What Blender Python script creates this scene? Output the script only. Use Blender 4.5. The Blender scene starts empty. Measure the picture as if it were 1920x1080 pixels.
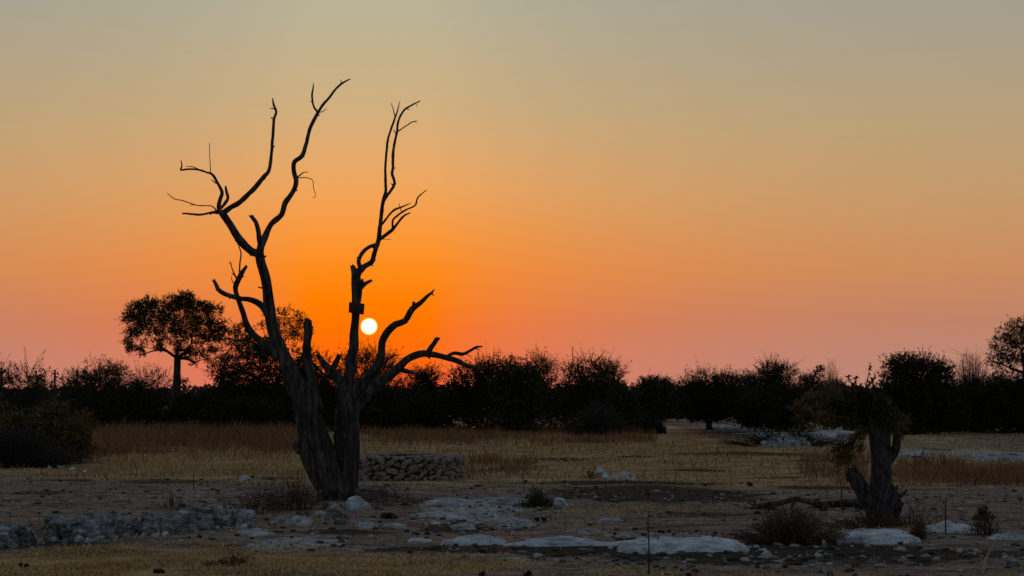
import bpy, bmesh, math, random
import numpy as np
from mathutils import Vector, noise as mnoise

# ------------------------------------------------------------------ camera
F = 3583.0                      # focal length in photo pixels (30 degrees across 1920)
CAMH = 1.7
PITCH = math.atan(200.0 / F)    # horizon lies at photo row 740
sc = bpy.context.scene
col = sc.collection
cam = bpy.data.cameras.new('camera')
cam.sensor_fit = 'HORIZONTAL'
cam.angle = 2 * math.atan(960.0 / F)
cam.clip_start = 0.1
cam.clip_end = 9000
camo = bpy.data.objects.new('camera', cam)
camo.location = (0, 0, CAMH)
camo.rotation_euler = (math.pi / 2 + PITCH, 0, 0)
col.objects.link(camo)
sc.camera = camo


def ray(px, py):
    rx = (px - 960.0) / F
    uy = (540.0 - py) / F
    dy = math.cos(PITCH) - uy * math.sin(PITCH)
    dz = math.sin(PITCH) + uy * math.cos(PITCH)
    return rx / dy, dz / dy


def P(px, py, Y):
    dx, dz = ray(px, py)
    return np.array((dx * Y, Y, CAMH + dz * Y))


# ------------------------------------------------------------------ sky and sun
_sx, _sz = ray(692, 612)
SUN = Vector((_sx, 1.0, _sz)).normalized()
SUN_EL = math.asin(SUN.z)
SUN_AZ = math.atan2(SUN.x, SUN.y)


def lin(r, g, b):
    o = []
    for v in (r, g, b):
        v /= 255.0
        o.append(v / 12.92 if v <= .04045 else ((v + .055) / 1.055) ** 2.4)
    return (*o, 1.0)


def build_world():
    w = bpy.data.worlds.new('World')
    sc.world = w
    w.use_nodes = True
    nt = w.node_tree
    nt.nodes.clear()
    N, L = nt.nodes.new, nt.links.new

    def math_(op, a, b=None, clamp=False):
        n = N('ShaderNodeMath')
        n.operation = op
        n.use_clamp = clamp
        for i, v in enumerate((a, b)):
            if v is None:
                continue
            if isinstance(v, (int, float)):
                n.inputs[i].default_value = v
            else:
                L(v, n.inputs[i])
        return n.outputs[0]

    def sstep(v, a, b):
        n = N('ShaderNodeMapRange')
        n.interpolation_type = 'SMOOTHSTEP'
        L(v, n.inputs[0])
        n.inputs[1].default_value = a
        n.inputs[2].default_value = b
        return n.outputs[0]

    def ramp(v, lo, hi, stops):
        t = math_('MULTIPLY', math_('SUBTRACT', v, lo), 1.0 / (hi - lo), True)
        n = N('ShaderNodeValToRGB')
        L(t, n.inputs[0])
        cr = n.color_ramp
        cr.interpolation = 'CARDINAL' if False else 'LINEAR'
        while len(cr.elements) < len(stops):
            cr.elements.new(0.5)
        for el, (p, c) in zip(cr.elements, stops):
            el.position = (p - lo) / (hi - lo)
            el.color = c
        return n.outputs[0]

    def mix(f, a, b):
        n = N('ShaderNodeMix')
        n.data_type = 'RGBA'
        L(f, n.inputs[0])
        L(a, n.inputs[6])
        L(b, n.inputs[7])
        return n.outputs[2]

    tc = N('ShaderNodeTexCoord')
    sep = N('ShaderNodeSeparateXYZ')
    L(tc.outputs['Generated'], sep.inputs[0])
    X, Y, Z = sep.outputs
    el = math_('MULTIPLY', math_('ARCSINE', Z), 180 / math.pi)
    sh = Vector((SUN.x, SUN.y)).normalized()
    dot = math_('ADD', math_('MULTIPLY', X, sh.x), math_('MULTIPLY', Y, sh.y))
    crs = math_('SUBTRACT', math_('MULTIPLY', X, sh.y), math_('MULTIPLY', Y, sh.x))
    daz = math_('MULTIPLY', math_('ABSOLUTE', math_('ARCTAN2', crs, dot)), 180 / math.pi)
    near = ramp(el, -2, 14, [(-2, lin(248, 98, 62)), (0, lin(250, 100, 55)), (1, lin(255, 106, 14)), (2, lin(255, 116, 1)),
                             (2.8, lin(255, 128, 2)), (3.7, lin(255, 139, 24)), (4.8, lin(251, 152, 56)), (6.2, lin(240, 166, 92)),
                             (8.6, lin(208, 175, 127)), (11.4, lin(186, 178, 149)), (14, lin(170, 172, 155))])
    far = ramp(el, -2, 14, [(-2, lin(188, 134, 120)), (0, lin(187, 134, 119)), (1.2, lin(185, 135, 117)), (2.2, lin(187, 131, 106)),
                            (3.7, lin(197, 140, 98)), (5.5, lin(192, 151, 107)), (7.8, lin(182, 158, 120)), (11.7, lin(160, 156, 143)),
                            (14, lin(148, 150, 147))])
    # the sunset colours are strongest right over the sun and fade along the horizon
    wid = N('ShaderNodeMapRange')
    L(el, wid.inputs[0])
    for k_, v_ in enumerate((0.0, 4.0, 4.0, 7.2)):
        wid.inputs[k_ + 1].default_value = v_
    wn = math_('POWER', math.e, math_('MULTIPLY', math_('DIVIDE', math_('MAXIMUM', math_('SUBTRACT', daz, 1.8), 0.0), wid.outputs[0]), -1.0))
    glow = mix(wn, far, near)
    # sun disc
    vs = N('ShaderNodeVectorMath')
    vs.operation = 'DISTANCE'
    L(tc.outputs['Generated'], vs.inputs[0])
    vs.inputs[1].default_value = SUN
    th = vs.outputs['Value']
    rim = N('ShaderNodeRGB')
    rim.outputs[0].default_value = (1.3, .80, .10, 1)
    white = N('ShaderNodeRGB')
    white.outputs[0].default_value = (4, 3.8, 3.2, 1)
    glow = mix(sstep(th, 17.2 / F, 14.2 / F), glow, rim.outputs[0])
    glow = mix(sstep(th, 14.6 / F, 11.2 / F), glow, white.outputs[0])
    bg = N('ShaderNodeBackground')
    L(glow, bg.inputs[0])
    bg.inputs[1].default_value = 1.0
    # the rest of the dome: physical sky with the sun just above the horizon plus the blue of the upper air
    sky = N('ShaderNodeTexSky')
    sky.sky_type = 'NISHITA'
    sky.sun_disc = False
    sky.sun_elevation = SUN_EL
    sky.sun_rotation = SUN_AZ
    sky.dust_density = 3
    sky.ozone_density = 1.5
    b2 = N('ShaderNodeBackground')
    L(sky.outputs[0], b2.inputs[0])
    b2.inputs[1].default_value = 0.1
    b3 = N('ShaderNodeBackground')
    L(ramp(el, 0, 90, [(0, (.085, .07, .06, 1)), (20, (.085, .085, .09, 1)), (90, (.125, .145, .175, 1))]), b3.inputs[0])
    b3.inputs[1].default_value = 1.0
    add = N('ShaderNodeAddShader')
    L(b2.outputs[0], add.inputs[0])
    L(b3.outputs[0], add.inputs[1])
    wc = math_('MULTIPLY', sstep(el, 38, 13), sstep(daz, 100, 28))
    mx = N('ShaderNodeMixShader')
    L(wc, mx.inputs[0])
    L(add.outputs[0], mx.inputs[1])
    L(bg.outputs[0], mx.inputs[2])
    out = N('ShaderNodeOutputWorld')
    L(mx.outputs[0], out.inputs[0])


build_world()
sun = bpy.data.lights.new('sun', 'SUN')
sun.energy = 0.6
sun.angle = math.radians(0.5)
sun.color = (1.0, .22, .05)
suno = bpy.data.objects.new('sun', sun)
suno.rotation_euler = (-SUN).to_track_quat('-Z', 'Y').to_euler()
suno.location = SUN * 50
col.objects.link(suno)
sc.view_settings.view_transform = 'Standard'
sc.view_settings.look = 'None'
sc.view_settings.exposure = 0.0
sc.view_settings.gamma = 1.0
sc.render.film_transparent = False
sc.cycles.use_denoising = False

# ------------------------------------------------------------------ helpers
RS = np.random.RandomState


def vnoise(x, y, seed=0):
    """smooth value noise on arrays, -1..1"""
    x = np.asarray(x, float)
    y = np.asarray(y, float)
    xi = np.floor(x)
    yi = np.floor(y)
    fx = x - xi
    fy = y - yi
    fx = fx * fx * (3 - 2 * fx)
    fy = fy * fy * (3 - 2 * fy)

    def h(a, b):
        s = np.sin(a * 127.1 + b * 311.7 + seed * 74.7) * 43758.5453
        return (s - np.floor(s)) * 2 - 1
    return (h(xi, yi) * (1 - fx) + h(xi + 1, yi) * fx) * (1 - fy) + (h(xi, yi + 1) * (1 - fx) + h(xi + 1, yi + 1) * fx) * fy


def height(x, y):
    x = np.asarray(x, float)
    y = np.asarray(y, float)
    near = np.clip((130 - np.abs(y)) / 60, 0, 1)
    z = .05 * vnoise(x / 7, y / 7, 1) + .03 * vnoise(x / 2.3, y / 2.3, 2) + .016 * vnoise(x / .7, y / .7, 3) + .009 * vnoise(x / .31, y / .31, 7)
    z = z * near
    z = z + .10 * np.exp(-(((x + 3.0) / 2.2) ** 2 + ((y - 33.6) / 1.6) ** 2))      # low mound at the dead tree
    z = z + .07 * np.exp(-(((x + 1.6) / 2.2) ** 2 + ((y - 35.6) / .8) ** 2))       # spoil in front of the well
    return z


def hz(x, y):
    return float(height(x, y))


def G(px, py):
    dx, dz = ray(px, py)
    h = 0.0
    for _ in range(4):
        Y = (h - CAMH) / dz
        h = hz(dx * Y, Y)
    return np.array((dx * Y, Y, h))


def tag(o, label=None, cat=None, group=None, kind=None):
    for k, v in (('label', label), ('category', cat), ('group', group), ('kind', kind)):
        if v:
            o[k] = v
    return o


def empty(name, loc, label, cat, group=None):
    o = bpy.data.objects.new(name, None)
    o.empty_display_size = .2
    o.location = loc
    col.objects.link(o)
    return tag(o, label, cat, group)


def mesh(name, V, faces, m, smooth=False):
    """faces: list of integer arrays (M,k)"""
    me = bpy.data.meshes.new(name)
    V = np.ascontiguousarray(V, dtype=np.float32)
    me.vertices.add(len(V))
    me.vertices.foreach_set('co', V.ravel())
    faces = [np.asarray(f, dtype=np.int32) for f in faces if len(f)]
    nl = sum(f.size for f in faces)
    npoly = sum(len(f) for f in faces)
    me.loops.add(nl)
    me.polygons.add(npoly)
    me.loops.foreach_set('vertex_index', np.concatenate([f.ravel() for f in faces]))
    tot = np.concatenate([np.full(len(f), f.shape[1], np.int32) for f in faces])
    st = np.concatenate(([0], np.cumsum(tot)[:-1])).astype(np.int32)
    me.polygons.foreach_set('loop_start', st)
    me.polygons.foreach_set('loop_total', tot)
    if smooth:
        me.polygons.foreach_set('use_smooth', np.ones(npoly, bool))
    me.update(calc_edges=True)
    if m is not None:
        me.materials.append(m)
    return me


def obj(name, V, faces, m, parent=None, smooth=False, origin=None):
    V = np.asarray(V, float)
    if parent is not None:
        V = V - np.array(parent.location)
    elif origin is not None:
        V = V - np.array(origin)
    o = bpy.data.objects.new(name, mesh(name, V, faces, m, smooth))
    if parent is not None:
        o.parent = parent
    elif origin is not None:
        o.location = origin
    col.objects.link(o)
    return o


class MB:
    """collects quads and triangles of one mesh"""

    def __init__(s):
        s.v, s.f, s.n = [], {3: [], 4: []}, 0

    def add(s, V, *fs):
        s.v.append(np.asarray(V, float))
        for f in fs:
            f = np.asarray(f, int)
            if len(f):
                s.f[f.shape[1]].append(f + s.n)
        s.n += len(V)

    def build(s, name, m, parent=None, smooth=False, origin=None):
        fs = [np.concatenate(s.f[k]) for k in (4, 3) if s.f[k]]
        return obj(name, np.concatenate(s.v), fs, m, parent, smooth, origin)


def catmull(pts, step):
    pts = np.asarray(pts, float)
    if len(pts) == 2:
        n = max(2, int(np.linalg.norm(pts[1, :3] - pts[0, :3]) / step) + 1)
        t = np.linspace(0, 1, n)[:, None]
        return pts[0] * (1 - t) + pts[1] * t
    p = np.vstack((2 * pts[0] - pts[1], pts, 2 * pts[-1] - pts[-2]))
    out = []
    for i in range(1, len(p) - 2):
        n = max(1, int(np.linalg.norm(p[i + 1, :3] - p[i, :3]) / step + .5))
        t = np.arange(n)[:, None] / n
        a, b, c, d = p[i - 1], p[i], p[i + 1], p[i + 2]
        q = .5 * (2 * b + (c - a) * t + (2 * a - 5 * b + 4 * c - d) * t ** 2 + (3 * b - a - 3 * c + d) * t ** 3)
        lo = np.minimum(b[3:], c[3:])
        hi = np.maximum(b[3:], c[3:])
        if q.shape[1] > 3:
            q[:, 3:] = np.clip(q[:, 3:], lo, hi)
        out.append(q)
    out.append(p[-2:-1])
    return np.vstack(out)


def tube(mb, pr, sides=8, step=None, rough=.10, flute=0.0, seed=0, jag=False):
    """pr: rows x,y,z,radius"""
    pr = np.asarray(pr, float)
    if step is None:
        step = max(.03, pr[:, 3].mean() * .9)
    q = catmull(pr, step)
    n = len(q)
    c, r = q[:, :3], np.maximum(q[:, 3], .0015)
    T = np.gradient(c, axis=0)
    T /= np.linalg.norm(T, axis=1)[:, None] + 1e-9
    u = np.cross(T[0], (0, 1, .2))
    if np.linalg.norm(u) < .1:
        u = np.cross(T[0], (1, 0, 0))
    U = np.zeros_like(c)
    for i in range(n):
        u = u - T[i] * np.dot(u, T[i])
        u /= np.linalg.norm(u) + 1e-9
        U[i] = u
    W = np.cross(T, U)
    a = np.linspace(0, 2 * math.pi, sides, endpoint=False)
    s = np.concatenate(([0], np.cumsum(np.linalg.norm(np.diff(c, axis=0), axis=1))))
    A, S = np.meshgrid(a, s)
    k = 1 + rough * vnoise(S / (r.mean() * 3 + 1e-6) + 3.1 * np.cos(A), 2.2 * np.sin(A) + 7 + seed, seed)
    if flute:
        ph = 1.2 * vnoise(S * 1.3, S * 0 + seed, seed + 5)
        k += flute * np.sin(5 * A + 3 * ph + seed) + flute * .7 * np.sin(9 * A - 2 * ph + seed) + flute * .6 * vnoise(A * 6, S * 2.2, seed)
    R = r[:, None] * k
    V = c[:, None, :] + R[:, :, None] * (np.cos(A)[:, :, None] * U[:, None, :] + np.sin(A)[:, :, None] * W[:, None, :])
    if jag:
        rs = RS(seed + 9)
        V[-1] += T[-1] * (rs.rand(sides, 1) * 2.0 - .3) * r[-1]
    V = V.reshape(-1, 3)
    i = np.arange(n - 1)[:, None] * sides
    j = np.arange(sides)[None, :]
    j2 = (j + 1) % sides
    Q = np.stack((i + j, i + j2, i + sides + j2, i + sides + j), -1).reshape(-1, 4)
    tip = c[-1] + T[-1] * r[-1] * (-.4 if jag else .5)
    V = np.vstack((V, tip, c[0]))
    m = (n - 1) * sides
    jj = np.arange(sides)
    T1 = np.stack((m + jj, m + (jj + 1) % sides, np.full(sides, n * sides)), -1)
    T0 = np.stack(((jj + 1) % sides, jj, np.full(sides, n * sides + 1)), -1)
    mb.add(V, Q, T1, T0)


# ------------------------------------------------------------------ materials
def mat(name, c1, c2, scale=8.0, rough=.9, bump=0.0, bscale=40.0, island=False, stretch=None, c3=None, spec=.2):
    m = bpy.data.materials.new(name)
    m.use_nodes = True
    nt = m.node_tree
    N, L = nt.nodes.new, nt.links.new
    b = nt.nodes['Principled BSDF']
    b.inputs['Roughness'].default_value = rough
    b.inputs['Specular IOR Level'].default_value = spec
    tc = N('ShaderNodeTexCoord')
    mp = N('ShaderNodeMapping')
    L(tc.outputs['Object'], mp.inputs[0])
    if stretch:
        mp.inputs['Scale'].default_value = stretch
    ns = N('ShaderNodeTexNoise')
    ns.inputs['Scale'].default_value = scale
    ns.inputs['Detail'].default_value = 6
    L(mp.outputs[0], ns.inputs[0])
    r = N('ShaderNodeValToRGB')
    r.color_ramp.elements[0].color = (*c1, 1)
    r.color_ramp.elements[1].color = (*c2, 1)
    r.color_ramp.elements[0].position = .32
    r.color_ramp.elements[1].position = .68
    fac = ns.outputs[0]
    if island:
        g = N('ShaderNodeNewGeometry')
        a = N('ShaderNodeMath')
        a.operation = 'MULTIPLY_ADD'
        L(g.outputs['Random Per Island'], a.inputs[0])
        a.inputs[1].default_value = .6
        s = N('ShaderNodeMath')
        s.operation = 'MULTIPLY_ADD'
        L(ns.outputs[0], s.inputs[0])
        s.inputs[1].default_value = .9
        s.inputs[2].default_value = -.25
        L(s.outputs[0], a.inputs[2])
        fac = a.outputs[0]
        r.color_ramp.elements[0].position = .1
        r.color_ramp.elements[1].position = .9
    if c3:
        e = r.color_ramp.elements.new(.5)
        e.color = (*c3, 1)
    L(fac, r.inputs[0])
    L(r.outputs[0], b.inputs['Base Color'])
    if bump:
        n2 = N('ShaderNodeTexNoise')
        n2.inputs['Scale'].default_value = bscale
        n2.inputs['Detail'].default_value = 8
        n2.inputs['Roughness'].default_value = .65
        L(mp.outputs[0], n2.inputs[0])
        bp = N('ShaderNodeBump')
        bp.inputs['Strength'].default_value = 1.0
        bp.inputs['Distance'].default_value = bump
        L(n2.outputs[0], bp.inputs['Height'])
        L(bp.outputs[0], b.inputs['Normal'])
    return m


def rock_mat(name, dark, mid, pale, s1=2.2, s2=11.0, bump=.03, pit=.2):
    """weathered limestone: pale crust broken by dark pits, lichen and dust"""
    m = bpy.data.materials.new(name)
    m.use_nodes = True
    nt = m.node_tree
    N, L = nt.nodes.new, nt.links.new
    b = nt.nodes['Principled BSDF']
    b.inputs['Roughness'].default_value = .97
    b.inputs['Specular IOR Level'].default_value = .1
    geo = N('ShaderNodeNewGeometry')
    g = N('ShaderNodeMapping')
    g.inputs['Scale'].default_value = (.7, 1, 2.2)
    L(geo.outputs['Position'], g.inputs[0])

    def nz(sc_, det, ro=.65):
        n = N('ShaderNodeTexNoise')
        n.inputs['Scale'].default_value = sc_
        n.inputs['Detail'].default_value = det
        n.inputs['Roughness'].default_value = ro
        L(g.outputs[0], n.inputs[0])
        return n.outputs[0]

    def ramp(f, st):
        r = N('ShaderNodeValToRGB')
        while len(r.color_ramp.elements) < len(st):
            r.color_ramp.elements.new(.5)
        for e, (p, c) in zip(r.color_ramp.elements, st):
            e.position = p
            e.color = (*c, 1)
        L(f, r.inputs[0])
        return r.outputs[0]
    base = ramp(nz(s1, 8), [(.36, dark), (.47, mid), (.60, pale)])
    pits = ramp(nz(s2, 9, .75), [(.37, (pit, pit * .96, pit * .92)), (.48, (.8, .8, .8)), (.58, (1, 1, 1))])
    mx = N('ShaderNodeMix')
    mx.data_type = 'RGBA'
    mx.blend_type = 'MULTIPLY'
    mx.inputs[0].default_value = 1
    L(base, mx.inputs[6])
    L(pits, mx.inputs[7])
    L(mx.outputs[2], b.inputs['Base Color'])
    bp = N('ShaderNodeBump')
    bp.inputs['Distance'].default_value = bump
    L(nz(s2 * 1.2, 12, .75), bp.inputs['Height'])
    L(bp.outputs[0], b.inputs['Normal'])
    return m


M = {
    'bark': mat('dead_bark', (.022, .018, .017), (.15, .125, .12), 6, .9, .03, 14, stretch=(3, 3, .45), c3=(.055, .046, .044)),
    'bark2': mat('living_bark', (.03, .022, .017), (.07, .055, .045), 6, .9, .02, 14, stretch=(2, 2, .5)),
    'stump': mat('stump_bark', (.012, .010, .010), (.11, .10, .105), 11, .9, .03, 20, stretch=(2, 2, .7)),
    'green': mat('olive_leaf', (.025, .028, .010), (.06, .062, .022), .6, .8, island=True),
    'dark': mat('dark_leaf', (.014, .018, .008), (.035, .04, .016), .6, .8, island=True),
    'brown': mat('dry_leaf', (.08, .052, .02), (.19, .125, .045), .8, .85, island=True),
    'grey': mat('grey_twig', (.035, .028, .026), (.08, .066, .06), .8, .9, island=True),
    'red': mat('dry_weed', (.06, .032, .020), (.15, .085, .05), 3, .9, island=True),
    'rock': rock_mat('calcrete', (.12, .12, .12), (.42, .45, .475), (.62, .66, .69)),
    'slab': rock_mat('pale_calcrete', (.32, .36, .39), (.60, .68, .74), (.72, .82, .89), 1.8, 9, .03, .42),
    'ledge': rock_mat('crusted_calcrete', (.09, .095, .10), (.40, .43, .46), (.68, .72, .76), 5, 13, .07),
    'stone': mat('well_stone', (.18, .15, .13), (.56, .47, .42), 4, .95, .02, 30, c3=(.36, .30, .265)),
    'mortar': mat('well_mortar', (.03, .024, .02), (.08, .065, .053), 8, .95, .02, 30),
    'cap': mat('well_cap', (.16, .13, .105), (.32, .26, .21), 5, .95, .015, 30),
    'clod': mat('clod', (.012, .010, .008), (.04, .032, .026), 12, .95, .02, 30),
    'board': mat('board_wood', (.035, .02, .014), (.09, .05, .035), 14, .7, .002, 40, stretch=(.3, 1, 2)),
    'nail': mat('nail_metal', (.08, .07, .06), (.16, .13, .11), 30, .5, spec=.5),
    'pole': mat('grey_pole', (.05, .045, .04), (.10, .09, .08), 3, .8),
    'straw': mat('straw', (.22, .17, .10), (.45, .37, .26), 10, .8),
    'grass': mat('short_dry_grass', (.30, .18, .075), (.72, .53, .28), .35, .9, island=True, c3=(.52, .355, .165)),
    'tall': mat('tall_dry_grass', (.13, .06, .03), (.38, .215, .115), .3, .9, island=True, c3=(.24, .125, .062)),
    'pebble': mat('pebble', (.02, .018, .016), (.50, .50, .50), 1.5, .95, island=True, c3=(.08, .07, .065)),
    'far': mat('far_leaf', (.02, .02, .012), (.05, .045, .025), .2, .9, island=True),
}


def ground_material():
    m = bpy.data.materials.new('dry_ground')
    m.use_nodes = True
    nt = m.node_tree
    N, L = nt.nodes.new, nt.links.new
    b = nt.nodes['Principled BSDF']
    b.inputs['Roughness'].default_value = .97
    b.inputs['Specular IOR Level'].default_value = .1
    tc = N('ShaderNodeTexCoord')

    def noise(scale, detail=6, rough=.6, sx=1, sy=1):
        mp = N('ShaderNodeMapping')
        mp.inputs['Scale'].default_value = (sx, sy, 1)
        L(tc.outputs['Object'], mp.inputs[0])
        n = N('ShaderNodeTexNoise')
        n.inputs['Scale'].default_value = scale
        n.inputs['Detail'].default_value = detail
        n.inputs['Roughness'].default_value = rough
        L(mp.outputs[0], n.inputs[0])
        return n.outputs[0]

    def ramp(f, stops):
        r = N('ShaderNodeValToRGB')
        while len(r.color_ramp.elements) < len(stops):
            r.color_ramp.elements.new(.5)
        for e, (p, c) in zip(r.color_ramp.elements, stops):
            e.position = p
            e.color = (*c, 1)
        L(f, r.inputs[0])
        return r.outputs[0]

    def mix(f, a, c):
        n = N('ShaderNodeMix')
        n.data_type = 'RGBA'
        L(f, n.inputs[0])
        L(a, n.inputs[6])
        L(c, n.inputs[7])
        return n.outputs[2]

    def edge(attr, nz, lo=.35, hi=.65, amt=.7):
        a = N('ShaderNodeMath')
        a.operation = 'MULTIPLY_ADD'
        L(nz, a.inputs[0])
        a.inputs[1].default_value = amt
        L(attr, a.inputs[2])
        s = N('ShaderNodeMapRange')
        s.interpolation_type = 'SMOOTHSTEP'
        L(a.outputs[0], s.inputs[0])
        s.inputs[1].default_value = lo + amt * .5
        s.inputs[2].default_value = hi + amt * .5
        return s.outputs[0]
    at = N('ShaderNodeAttribute')
    at.attribute_name = 'zones'
    sp = N('ShaderNodeSeparateColor')
    L(at.outputs['Color'], sp.inputs[0])
    soil_a, pale_a, grass_a = sp.outputs[0], sp.outputs[1], sp.outputs[2]
    nb = noise(.9, 8, .65)
    nf = noise(5, 8, .7)
    dirt = ramp(nf, [(.28, (.09, .07, .055)), (.48, (.25, .20, .16)), (.70, (.48, .41, .355))])
    grass = ramp(nb, [(.28, (.19, .115, .05)), (.5, (.42, .285, .13)), (.72, (.62, .45, .24))])
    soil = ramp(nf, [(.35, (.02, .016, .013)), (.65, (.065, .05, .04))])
    pale = ramp(nf, [(.30, (.14, .14, .14)), (.48, (.34, .35, .355)), (.68, (.56, .58, .59))])
    streak = noise(.8, 8, .7, 1, 2.2)
    blot = ramp(streak, [(.36, (.42, .40, .38)), (.5, (.9, .9, .9)), (.62, (1.15, 1.15, 1.15))])
    spk = ramp(noise(16, 6, .75), [(.36, (.35, .34, .33)), (.48, (.95, .95, .95)), (.6, (1.1, 1.1, 1.1))])

    def mul(p, q):
        n = N('ShaderNodeMix')
        n.data_type = 'RGBA'
        n.blend_type = 'MULTIPLY'
        n.inputs[0].default_value = 1
        L(p, n.inputs[6])
        L(q, n.inputs[7])
        return n.outputs[2]
    dirt = mul(mul(dirt, blot), spk)
    grass = mul(grass, blot)
    c = mix(edge(grass_a, nb), dirt, grass)
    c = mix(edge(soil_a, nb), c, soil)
    c = mix(edge(pale_a, nf, .42, .58, .8), c, pale)
    L(c, b.inputs['Base Color'])
    bp = N('ShaderNodeBump')
    bp.inputs['Distance'].default_value = .06
    L(noise(9, 10, .7), bp.inputs['Height'])
    L(bp.outputs[0], b.inputs['Normal'])
    return m


# ------------------------------------------------------------------ ground
# zones of the ground: photo ellipse (x, y, half width, half height), channel 0 bare dark soil, 1 pale calcrete, 2 dry grass
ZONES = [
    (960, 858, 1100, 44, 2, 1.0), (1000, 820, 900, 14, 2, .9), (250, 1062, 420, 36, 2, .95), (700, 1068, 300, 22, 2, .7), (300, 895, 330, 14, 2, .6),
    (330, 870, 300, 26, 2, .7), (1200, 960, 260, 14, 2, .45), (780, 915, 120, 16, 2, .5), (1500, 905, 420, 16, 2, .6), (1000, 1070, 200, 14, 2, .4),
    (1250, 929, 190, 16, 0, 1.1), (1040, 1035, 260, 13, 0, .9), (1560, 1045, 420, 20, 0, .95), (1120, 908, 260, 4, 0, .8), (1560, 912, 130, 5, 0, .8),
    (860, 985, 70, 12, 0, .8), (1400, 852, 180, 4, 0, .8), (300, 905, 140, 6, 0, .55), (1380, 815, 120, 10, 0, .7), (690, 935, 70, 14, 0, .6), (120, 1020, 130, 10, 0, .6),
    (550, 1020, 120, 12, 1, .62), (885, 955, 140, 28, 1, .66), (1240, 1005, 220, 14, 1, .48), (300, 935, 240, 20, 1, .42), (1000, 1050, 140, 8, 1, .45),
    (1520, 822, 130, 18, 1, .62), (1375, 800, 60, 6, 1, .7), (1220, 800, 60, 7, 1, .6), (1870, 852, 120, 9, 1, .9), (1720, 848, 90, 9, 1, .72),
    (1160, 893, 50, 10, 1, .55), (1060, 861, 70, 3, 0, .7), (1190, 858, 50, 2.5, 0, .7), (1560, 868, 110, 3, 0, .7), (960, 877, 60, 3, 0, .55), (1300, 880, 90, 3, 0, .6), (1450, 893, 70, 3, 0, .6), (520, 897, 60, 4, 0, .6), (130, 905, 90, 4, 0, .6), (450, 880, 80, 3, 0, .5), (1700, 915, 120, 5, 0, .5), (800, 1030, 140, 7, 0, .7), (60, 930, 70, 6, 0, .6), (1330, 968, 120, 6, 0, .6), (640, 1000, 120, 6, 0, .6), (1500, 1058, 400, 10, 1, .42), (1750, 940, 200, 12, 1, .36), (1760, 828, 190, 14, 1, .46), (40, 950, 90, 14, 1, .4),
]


def zone_masks(x, y):
    out = np.zeros((3,) + np.shape(x))
    wob = .35 * vnoise(np.asarray(x) / 1.1, np.asarray(y) / 1.6, 11) + .25 * vnoise(np.asarray(x) / .4, np.asarray(y) / .6, 12)
    for (px, py, rx, ry, ch, st) in ZONES:
        dx, dz = ray(px, py)
        Yc = -CAMH / dz
        xc = dx * Yc
        yn = -CAMH / ray(px, py + ry)[1]
        dzf = ray(px, max(py - ry, 760))[1]
        yf = -CAMH / dzf
        w = rx * Yc / F
        d = np.where(y < Yc, (Yc - y) / (Yc - yn), (y - Yc) / max(yf - Yc, .1))
        # follow the view cone sideways so that a patch keeps its outline in depth
        r = np.sqrt(((x - xc) / w) ** 2 + d ** 2) + wob * .5
        v = st * np.clip(1.6 - r * 1.1, 0, 1)
        out[ch] = np.maximum(out[ch], v)
    return out


def build_ground():
    def axis(dense, lo, hi, grow=1.18):
        a = list(dense)
        s = a[1] - a[0]
        left = []
        v = a[0]
        while v > lo:
            s *= grow
            v -= s
            left.append(v)
        s = a[-1] - a[-2]
        v = a[-1]
        right = []
        while v < hi:
            s *= grow
            v += s
            right.append(v)
        return np.array(left[::-1] + a + right)
    xs = axis(np.arange(-10.5, 10.51, .13), -4500, 4500)
    ys = axis(np.concatenate((np.arange(16.5, 44, .15), np.arange(44, 100, .4))), -300, 5000)
    X, Y = np.meshgrid(xs, ys)
    Z = height(X, Y)
    V = np.stack((X, Y, Z), -1).reshape(-1, 3)
    nx, ny = len(xs), len(ys)
    i = np.arange(ny - 1)[:, None] * nx + np.arange(nx - 1)[None, :]
    Q = np.stack((i, i + 1, i + nx + 1, i + nx), -1).reshape(-1, 4)
    o = obj('ground', V, [Q], ground_material(), smooth=True)
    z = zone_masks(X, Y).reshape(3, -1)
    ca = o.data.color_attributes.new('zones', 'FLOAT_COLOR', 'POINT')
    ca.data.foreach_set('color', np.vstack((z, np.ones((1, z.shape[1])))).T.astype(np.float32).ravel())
    tag(o, 'dry ground of dust, short grass and pale calcrete', 'ground', kind='structure')


build_ground()


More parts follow.
